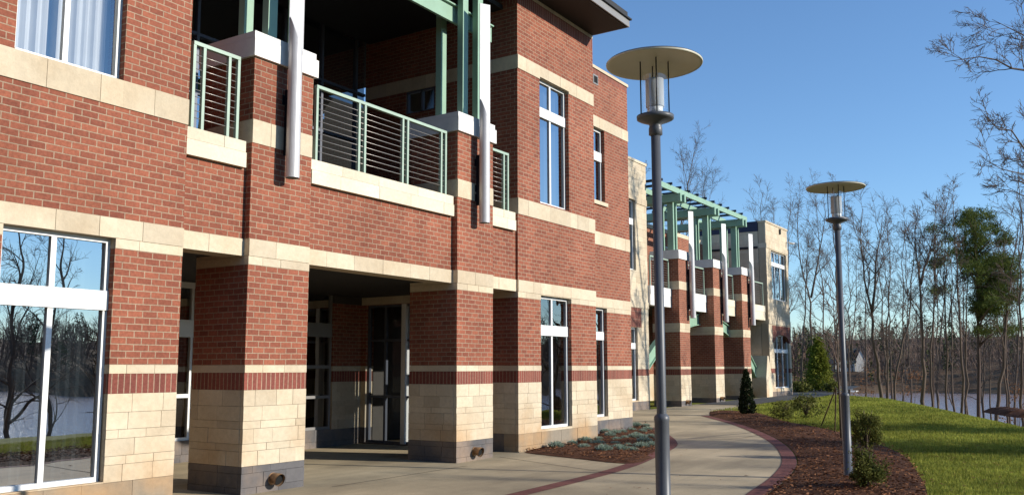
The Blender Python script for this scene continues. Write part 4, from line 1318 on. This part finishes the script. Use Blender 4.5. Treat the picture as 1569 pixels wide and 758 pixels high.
# trees rising behind the building
BG = "bare trees behind the building"
def back_tree(px_, top, depth, label, seed, r=.2, lean=0, reach=3.6):
    pix = [(px_-lean, 560), (px_-lean*.5, 460), (px_, 380), (px_+lean*.3, (380+top)/2), (px_+lean*.7, top)]
    bare_tree(px_trunk(pix, depth), r, label, seed, BG, 15, reach, .45)
back_tree(1040, 232, 62, "leaning bare tree behind the far wing's pergola, tallest one there", 130, .2, 34, 3.8)
back_tree(1086, 285, 70, "low spreading bare tree behind the second far pergola frame", 131, .18, -12, 4.4)
back_tree(1165, 295, 80, "bare tree rising above the far pavilion's left corner", 132, .2, 6, 4.2)
back_tree(1190, 318, 84, "shorter bare tree rising above the far pavilion's roof", 133, .18, -6, 3.8)
back_tree(985, 262, 66, "thin bare tree behind the gap left of the first lamp pole", 134, .15, 6, 2.4)

# tree out of frame on the right whose limbs hang into the picture, and its neighbours throwing the long shadows
SG = "bare trees just right of the lawn"
bg_tree = px_trunk([(1640, 640), (1636, 520), (1628, 400), (1622, 280), (1612, 180), (1606, 60), (1600, -60)], 31)
bare_tree(bg_tree, .20, "large bare tree whose limbs hang into the upper right corner", 140, SG, 5, 1.7, .5,
          forks=[(0, [at(1618, 150, 31), at(1590, 108, 30.5), at(1555, 108, 30), at(1535, 95, 30), (at(1510, 86, 29.8)), at(1470, 92, 29.6), at(1448, 95, 29.5)], .075),
                 (0, [at(1624, 240, 31), at(1585, 250, 30.5), at(1560, 215, 30.3), at(1550, 200, 30.2), at(1525, 198, 30), at(1500, 165, 29.8)], .065),
                 (0, [at(1622, 320, 31), at(1590, 270, 30.6), at(1563, 266, 30.4), at(1530, 258, 30), at(1500, 238, 29.8)], .06),
                 (0, [at(1612, 100, 31), at(1580, 60, 31), at(1550, 45, 31), at(1520, 30, 31)], .06),
                 (0, [at(1630, 400, 31), at(1590, 310, 31), at(1550, 292, 31), at(1505, 285, 31)], .05)])
for k, (x, y, h) in enumerate([(31, -6, 11), (37, -1.5, 11), (25, -6.5, 6.5), (21.5, -7.5, 6), (18.5, -8, 5.5), (41, -6, 13), (47, -2.5, 13)]):
    z0 = float(terrain(x, y))-.1
    rs = np.random.default_rng(200+k)
    tr = [np.array([x, y, z0])]
    for i in range(1, 7): tr.append(np.array([x+rs.normal()*.25, y+rs.normal()*.25, z0+h*i/6]))
    bare_tree(tr, .30, "bare tree standing beyond the lawn to the right of the view", 200+k, SG, 12, 3.0, .35, kids=(0, 5, 3, 2))

# two trees on the shore that the left windows mirror
for (x, y, h, lb) in ((20.5, -19.5, 15.0, "bare shore tree mirrored in the left window, the nearer of two"), (25.5, -25.0, 15.5, "bare shore tree mirrored in the left window, the farther of two")):
    z0 = float(terrain(x, y))-.1; rs = np.random.default_rng(int(x*10))
    bare_tree([np.array([x+rs.normal()*.2*(i > 0), y+rs.normal()*.2*(i > 0), z0+h*i/6]) for i in range(7)], .26, lb, int(x*10), SG, 15, 4.0, .3)
# slender trees farther back in the stand
for k in range(12):
    px_ = 1308+k*21.5+rng.uniform(-8, 8); d = rng.uniform(58, 76); top = rng.uniform(320, 400); ln = rng.uniform(-14, 14)
    bare_tree(px_trunk([(px_, 600), (px_+ln*.25, 520), (px_+ln*.4, 450), (px_+ln, top)], d), rng.uniform(.10, .17), "slender bare tree standing back among the shore trees", 430+k, "slender trees farther back in the shore stand", 10, 2.6, rng.uniform(.25, .5))

# pine
def pine(trunk, r0, clumps, label, seed, n_per=120, size=.30):
    rs = np.random.default_rng(seed); r0 = r0*.68
    t = empty("pine_tree", tuple(trunk[0]), label, "tree")
    T = np.array(trunk); cum = np.concatenate([[0], np.cumsum(np.linalg.norm(np.diff(T, axis=0), axis=1))]); ss = np.linspace(0, cum[-1], 14)
    line = np.stack([np.interp(ss, cum, T[:, k]) for k in range(3)], 1)
    b = MB(); b.tube(line, [r0*(1-.8*i/13) for i in range(14)], M['pine_bark'], 9)
    b.build("trunk", t)
    b = MB(); P = []
    for c, sp in clumps:
        c = np.array(c)
        h = np.clip((c[2]-.9-line[0][2])/(line[-1][2]-line[0][2]), 0, 1)*13; i = int(min(h, 12)); q = line[i]*(1-(h-i))+line[i+1]*(h-i) if h < 13 else line[-1]
        m_ = (q+c)/2+np.array([0, 0, .12])
        b.tube([q, m_, c], [.035, .022, .008], M['pine_bark'], 5)
        k = int(n_per*sp)
        for s in range(5):
            c2 = c+rs.normal(size=3)*.30*sp*np.array([1, 1, .35])
            P.append(c2+rs.normal(size=(k//5, 3))*.17*np.array([1, 1, .7]))
    b.build("branches", t)
    P = np.vstack(P)
    quads("crown", leaf_quads(P, size, rs, .6, .12), M['needle'], t)
    return t
def pine_clumps(depth, spec, rs, n, jit):
    out = []
    for _ in range(n):
        (x0, x1, y0, y1) = spec[rs.integers(0, len(spec))]
        x, y = rs.uniform(x0, x1), rs.uniform(y0, y1)
        out.append((at(x, y, depth+rs.normal()*jit), rs.uniform(.7, 1.25)))
    return out
rs = np.random.default_rng(5)
spec = [(1476, 1525, 325, 345), (1470, 1535, 340, 368), (1466, 1545, 360, 390), (1468, 1552, 380, 410), (1478, 1555, 400, 425), (1500, 1550, 420, 450), (1500, 1540, 440, 470), (1490, 1525, 465, 480), (1505, 1560, 395, 500), (1502, 1550, 430, 515)]
main_pine = pine(px_trunk([(1499, 638), (1500, 560), (1498, 480), (1497, 420), (1495, 370), (1494, 325)], 47), .17, pine_clumps(47, spec, rs, 105, 1.2), "tall pine with a broad dark green crown, the only full one by the lake", 51, 330, .24)
spec2 = [(1430, 1450, 342, 365), (1428, 1462, 360, 385), (1436, 1466, 375, 400), (1430, 1455, 395, 410), (1425, 1445, 440, 450)]
pine(px_trunk([(1430, 612), (1430, 520), (1431, 440), (1433, 380), (1435, 345)], 53), .09, pine_clumps(53, spec2, rs, 22, .6), "thin pine with sparse clumps of needles left of the full pine", 52, 110, .30)

# two more pines beyond the right edge of the view, whose crowns shade the lawn
for (x, y, lb) in ((29.5, -7.0, "pine just beyond the right edge of the view, the farther of two"), (24.3, -7.5, "pine just beyond the right edge of the view, the nearer of two")):
    c = copy_tree(main_pine)
    c.location = (x, y, float(terrain(x, y))-.1)
    c.rotation_euler = (0, 0, x); c.scale = (.72, .72, .72)
    tag(c, lb, "tree", "pines right of the lawn")

# understory with dry brown leaves
for k, (px_, d, h, r) in enumerate([(1340, 60, 1.6, 1.5), (1392, 58, 1.8, 1.5), (1555, 50, 1.8, 1.0)]):
    g = grd(px_, d); top = at(px_, 560, d)[2]; hh = max(h, top-g[2])
    shrub("beech_sapling", tuple(g), r, hh, 700, 'brownleaf', .12, ["brown-leaved sapling below the low-forking bare tree", "brown-leaved sapling left of the dark forked trunk", "brown-leaved sapling at the right edge of the photo"][k], "sapling", "brown-leaved saplings by the lake", 300+k, 14, 40, .22)

# staked young tree in the bed, left of the second lamp
g = G(1289, 676)
loc = (g[0], g[1], g[2]+.04)
t = empty("staked_sapling", loc, "thin leafless sapling held by wooden stakes, just left of the second lamp post", "sapling")
b = MB(); b.tube([loc, (loc[0]+.02, loc[1], loc[2]+1.2), (loc[0]-.02, loc[1]+.03, loc[2]+2.5), (loc[0]+.05, loc[1]+.05, loc[2]+3.4)], [.026, .02, .013, .004], M['bark'], 8); b.build("trunk", t)
out = []
rs = np.random.default_rng(77)
for j in range(12):
    a = rs.uniform(0, 6.28); z = rs.uniform(1.3, 3.0)
    limb(out, np.array([loc[0], loc[1], loc[2]+z]), np.array([math.cos(a)*.6, math.sin(a)*.6, .7]), rs.uniform(.4, .9), .009, 1, rs, .05, dict(wob=(.1, .12, .15, .2), kids=(0, 4, 2, 0), depth=2))
b = MB()
for lvl, pts, rd in out: b.tube(pts, rd, M['twig'], 4, caps=False)
b.build("branches", t)
for (qx, qy) in ((1279, 662), (1257, 652), (1290, 672)):
    q = G(qx, qy); b = MB()
    top = (loc[0]-.05, loc[1]+.05, loc[2]+1.15) if qx < 1285 else (q[0], q[1], q[2]+1.3)
    b.tube([(q[0], q[1], q[2]-.05), top], [.018, .016], M['wood'], 6); b.build("stake", t)

# ------------------------------------------------------------------ far things
# white house on the far bank
def house():
    d = 298.0
    g0 = at(1296, 570, d)
    dirx = _R0/np.linalg.norm(_R0); fw = np.array([_F[0], _F[1], 0]); fw /= np.linalg.norm(fw)
    z0 = float(terrain(g0[0], g0[1])); base = np.array([g0[0], g0[1], z0])
    t = empty("white_house", tuple(base), "white gabled house with dark roof across the water", "house")
    eave = 3.6; ridge = 7.2; hw, hl = 4.9, 3.6   # the long side faces the lake, one gable end turns to the sun
    Pp = lambda u, v, z: tuple(base+dirx*u+fw*v+np.array([0, 0, z]))
    b = MB()
    for a, c in (((-hw, -hl), (hw, -hl)), ((hw, -hl), (hw, hl)), ((hw, hl), (-hw, hl)), ((-hw, hl), (-hw, -hl))):
        b.face([Pp(*a, -2), Pp(*c, -2), Pp(*c, eave), Pp(*a, eave)], M['siding'])
    for u in (-hw, hw): b.face([Pp(u, -hl, eave), Pp(u, hl, eave), Pp(u, 0, ridge)], M['siding'])
    # cross gable towards the viewer on the right
    b.face([Pp(hw-3.0, -hl-.9, -2), Pp(hw, -hl-.9, -2), Pp(hw, -hl-.9, eave), Pp(hw-1.5, -hl-.9, ridge-.5), Pp(hw-3.0, -hl-.9, eave)], M['siding'])
    b.build("wall", t)
    b = MB()
    for s in (-1, 1): b.face([Pp(-hw-.3, s*(hl+.3), eave-.2), Pp(hw+.3, s*(hl+.3), eave-.2), Pp(hw+.3, 0, ridge+.1), Pp(-hw-.3, 0, ridge+.1)], M['shingle'])
    for (u0, u1) in ((hw-3.3, hw-1.5), (hw-1.5, hw+.25)):
        z0_, z1_ = (eave-.15, ridge-.38) if u0 < hw-2 else (ridge-.38, eave-.15)
        b.face([Pp(u0, -hl-1.1, z0_), Pp(u1, -hl-1.1, z1_), Pp(u1, 0, z1_), Pp(u0, 0, z0_)], M['shingle'])
    b.build("roof", t)
    b = MB(); b.box(0, 0.001, 0, 0.001, 0, 0.001, M['black']); b = MB()
    for u in (-2.4, -0.8): b.face([Pp(u, -hl-.03, .8), Pp(u+.9, -hl-.03, .8), Pp(u+.9, -hl-.03, 2.1), Pp(u, -hl-.03, 2.1)], M['glass'])
    b.build("window", t)
house()

def boat(px_, py_, L, label):
    d = ray(px_, py_); tt = (-5.95-EYE)/d[2]; p = np.array([0, 0, EYE])+d*tt
    t = empty("motor_boat", tuple(p), label, "boat", "boats on the lake")
    b = MB(); u = np.array([.5, -.86, 0])*L/2; v = np.array([.86, .5, 0])*L*.17
    ring0 = [p-u+v*.8, p+u*.5+v*.9, p+u, p+u*.5-v*.9, p-u-v*.8]
    ring1 = [q+(q-p)*.12+np.array([0, 0, .7]) for q in ring0]
    for i in range(5):
        k = (i+1) % 5; b.face([ring0[i], ring0[k], ring1[k], ring1[i]], M['hullwhite'])
    b.face(ring1, M['hullwhite']); b.build("hull", t)
    c = MB(); q = p+np.array([0, 0, .7]); 
    for i in range(4):
        k = (i+1) % 4; sq = [(-.25, -.5), (.25, -.5), (.25, .5), (-.25, .5)]
        a_, c_ = q+u*sq[i][0]+v*sq[i][1], q+u*sq[k][0]+v*sq[k][1]
        c.face([a_, c_, c_+[0, 0, .8], a_+[0, 0, .8]], M['fascia'])
    c.face([q+u*s+v*w+np.array([0, 0, .8]) for s, w in ((-.3, -.6), (.3, -.6), (.3, .6), (-.3, .6))], M['hullwhite']); c.build("cabin", t)
boat(1466, 601, 4.5, "small pale motor boat on the lake left of the pine")
boat(1304, 601.5, 4.0, "white boat by the far bank below the white house")

# far woods: one mass
def woods():
    rs = np.random.default_rng(9)
    n = 3400
    az = rs.uniform(R_(-125), R_(48), n)
    r = 292+np.abs(rs.normal(size=n))*75+rs.uniform(0, 15, n)
    x, y = r*np.cos(az), r*np.sin(az)
    # a belt closer in behind the house and the building
    n2 = 900
    az2 = rs.uniform(R_(13.6), R_(70), n2); r2 = rs.uniform(282, 350, n2)
    x = np.concatenate([x, r2*np.cos(az2)]); y = np.concatenate([y, r2*np.sin(az2)])
    z = terrain(x, y); n = len(x)
    h = rs.uniform(8, 16.5, n); pine_ = rs.uniform(0, 1, n) < .30
    V = []; MI = []
    for i in range(n):
        if z[i] < -5.9: continue
        c = np.array([x[i], y[i], z[i]])
        side = np.array([-math.sin(math.atan2(y[i], x[i])), math.cos(math.atan2(y[i], x[i])), 0])
        w = .16; tp = c+np.array([rs.normal()*.4, rs.normal()*.4, h[i]*.9])
        V.append([c-side*w, c+side*w, tp+side*w*.4, tp-side*w*.4]); MI.append(0)
        if pine_[i]:
            k = 110; u = rs.uniform(.18, 1, k); rad = h[i]*.20*(1.12-u)*rs.uniform(.1, 1.15, k)
            a = rs.uniform(0, 6.28, k); q = c+np.stack([rad*np.cos(a), rad*np.sin(a), u*h[i]], 1)
            L = leaf_quads(q, .72, rs, .3, .6); V += list(L); MI += [1]*k
        else:
            k = 60; u = rs.uniform(.10, 1, k); rad = h[i]*.26*np.sin(np.clip(u, 0, 1)*2.6+.3)
            a = rs.uniform(0, 6.28, k); q = c+np.stack([rad*np.cos(a)*.6, rad*np.sin(a)*.6, u*h[i]*.8], 1)
            d = np.stack([np.cos(a)*.5, np.sin(a)*.5, np.ones(k)], 1)*rs.uniform(.8, 2.6, (k, 1))
            e = np.cross(d, rs.normal(size=(k, 3))); e /= np.linalg.norm(e, axis=1)[:, None]; e *= rs.uniform(.04, .11, (k, 1))
            V += list(np.stack([q-e, q+e, q+d+e*.3, q+d-e*.3], 1)); MI += [0]*k
    o = quads("woodland", np.array(V), None, mats=[M['far_bare'], M['far_pine']], mi=MI)
    tag(o, "brown winter woods with dark pines along the far shore", "woods", kind="stuff")
woods()

def sky_blocker_pines():  # unseen pines added behind the camera to block sky and darken shaded faces
    rs = np.random.default_rng(19); V = []; MI = []
    for i in range(150):
        a = rs.uniform(R_(118), R_(262)); r = rs.uniform(20, 34)
        c = np.array([r*math.cos(a), r*math.sin(a), 0.0]); c[2] = float(terrain(c[0], c[1])); h = rs.uniform(12, 19)
        if c[1] > 7: continue
        s = np.array([-math.sin(a), math.cos(a), 0])*.16
        V.append([c-s, c+s, c+s*.4+[0, 0, h], c-s*.4+[0, 0, h]]); MI.append(0)
        k = 420; u = rs.uniform(.08, 1, k); rad = h*.22*(1.1-u)*rs.uniform(.3, 1.1, k); b_ = rs.uniform(0, 6.28, k)
        q = c+np.stack([rad*np.cos(b_), rad*np.sin(b_), u*h], 1)
        V += list(leaf_quads(q, 1.0, rs, .3, .5)); MI += [1]*k
    tag(quads("sky_blocking_pine_wood", np.array(V), None, mats=[M['pine_bark'], M['far_pine']], mi=MI), "dense dark pine wood added unseen behind the viewpoint to block sky light", "woods", kind="stuff")
sky_blocker_pines()

# ------------------------------------------------------------------ grass blades and bark chips
def scatter(poly_test, n, near, far, az0, az1, rs):
    r = near*np.power(far/near, rs.uniform(0, 1, n)); a = rs.uniform(az0, az1, n)
    P = np.stack([r*np.cos(a), r*np.sin(a)], 1)
    return P[poly_test(P)]
rs = np.random.default_rng(3)
def on_lawn(P):
    ok = (P[:, 1] > yedge(P[:, 0])-2) & ~inpoly(P, bed_poly)
    lo = np.interp(P[:, 0], lawn_side[::-1, 0], lawn_side[::-1, 1])
    ok &= (P[:, 1] < np.where(P[:, 0] > 33, np.interp(P[:, 0], dr_lo[:, 0], dr_lo[:, 1])-.1, lo)) & (P[:, 0] < 60)
    return ok
P = scatter(on_lawn, 420000, 8, 58, R_(-6), R_(24), rs)
n = len(P); r = np.hypot(P[:, 0], P[:, 1])
z = terrain(P[:, 0], P[:, 1])
h = rs.uniform(.03, .06, n)*(1+r/90); w = .0045*(.5+r/16)
a = rs.uniform(0, 6.28, n); e = np.stack([np.cos(a), np.sin(a), np.zeros(n)], 1)*w[:, None]
base = np.stack([P[:, 0], P[:, 1], z-.004], 1)
tip = base+np.stack([rs.normal(size=n)*.014, rs.normal(size=n)*.014, h], 1)
tag(quads("grass", np.stack([base-e, base+e, tip], 1), M['blade'], k=3), "short green lawn grass", "grass", kind="stuff")

def chips(name, poly, n, dz, label):
    P = scatter(lambda q: inpoly(q, poly), n, 9, 34, R_(4), R_(46), rs)
    k = len(P)
    q = np.stack([P[:, 0], P[:, 1], gz(P[:, 0])+dz+rs.uniform(0, .022, k)], 1)
    L = leaf_quads(q, .055, rs, -.6, .45)
    L[:, :, 2] = q[:, None, 2]+(L[:, :, 2]-q[:, None, 2])*.55
    tag(quads(name, L, M['chip']), label, "mulch", kind="stuff")
chips("mulch_chips", bed_poly, 60000, .082, "brown bark chips covering the bed beside the walk")
chips("mulch_chips", bed2, 60000, .072, "brown bark chips covering the small bed below the bay windows")

P = np.vstack([scatter(on_lawn, 1500, 9, 45, R_(-4), R_(24), rs), scatter(lambda q: inpoly(q, np.vstack([outer, inner[::-1]])), 160, 8, 34, R_(8), R_(46), rs)])
q = np.stack([P[:, 0], P[:, 1], terrain(P[:, 0], P[:, 1])+.022+np.where(on_lawn(P), rs.uniform(.01, .035, len(P)), 0)], 1)
L = leaf_quads(q, .07, rs, -.6, .6); L[:, :, 2] = q[:, None, 2]+np.abs(L[:, :, 2]-q[:, None, 2])*.5
tag(quads("fallen_leaves", L, M['brownleaf']), "dry brown leaves fallen on the lawn and the walk", "leaves", kind="stuff")

# dark mounded bed at the right end of the lawn
g0 = at(1540, 648, 29.5)
t_poly = crv([at(1505, 650, 31)[:2], at(1535, 655, 29)[:2], at(1575, 662, 27.5)[:2], at(1600, 655, 28.5)[:2], at(1570, 648, 30.5)[:2], at(1530, 643, 32)[:2]])
poly_sheet("mulch_bed", t_poly, M['mulch'], 0.0, .22)
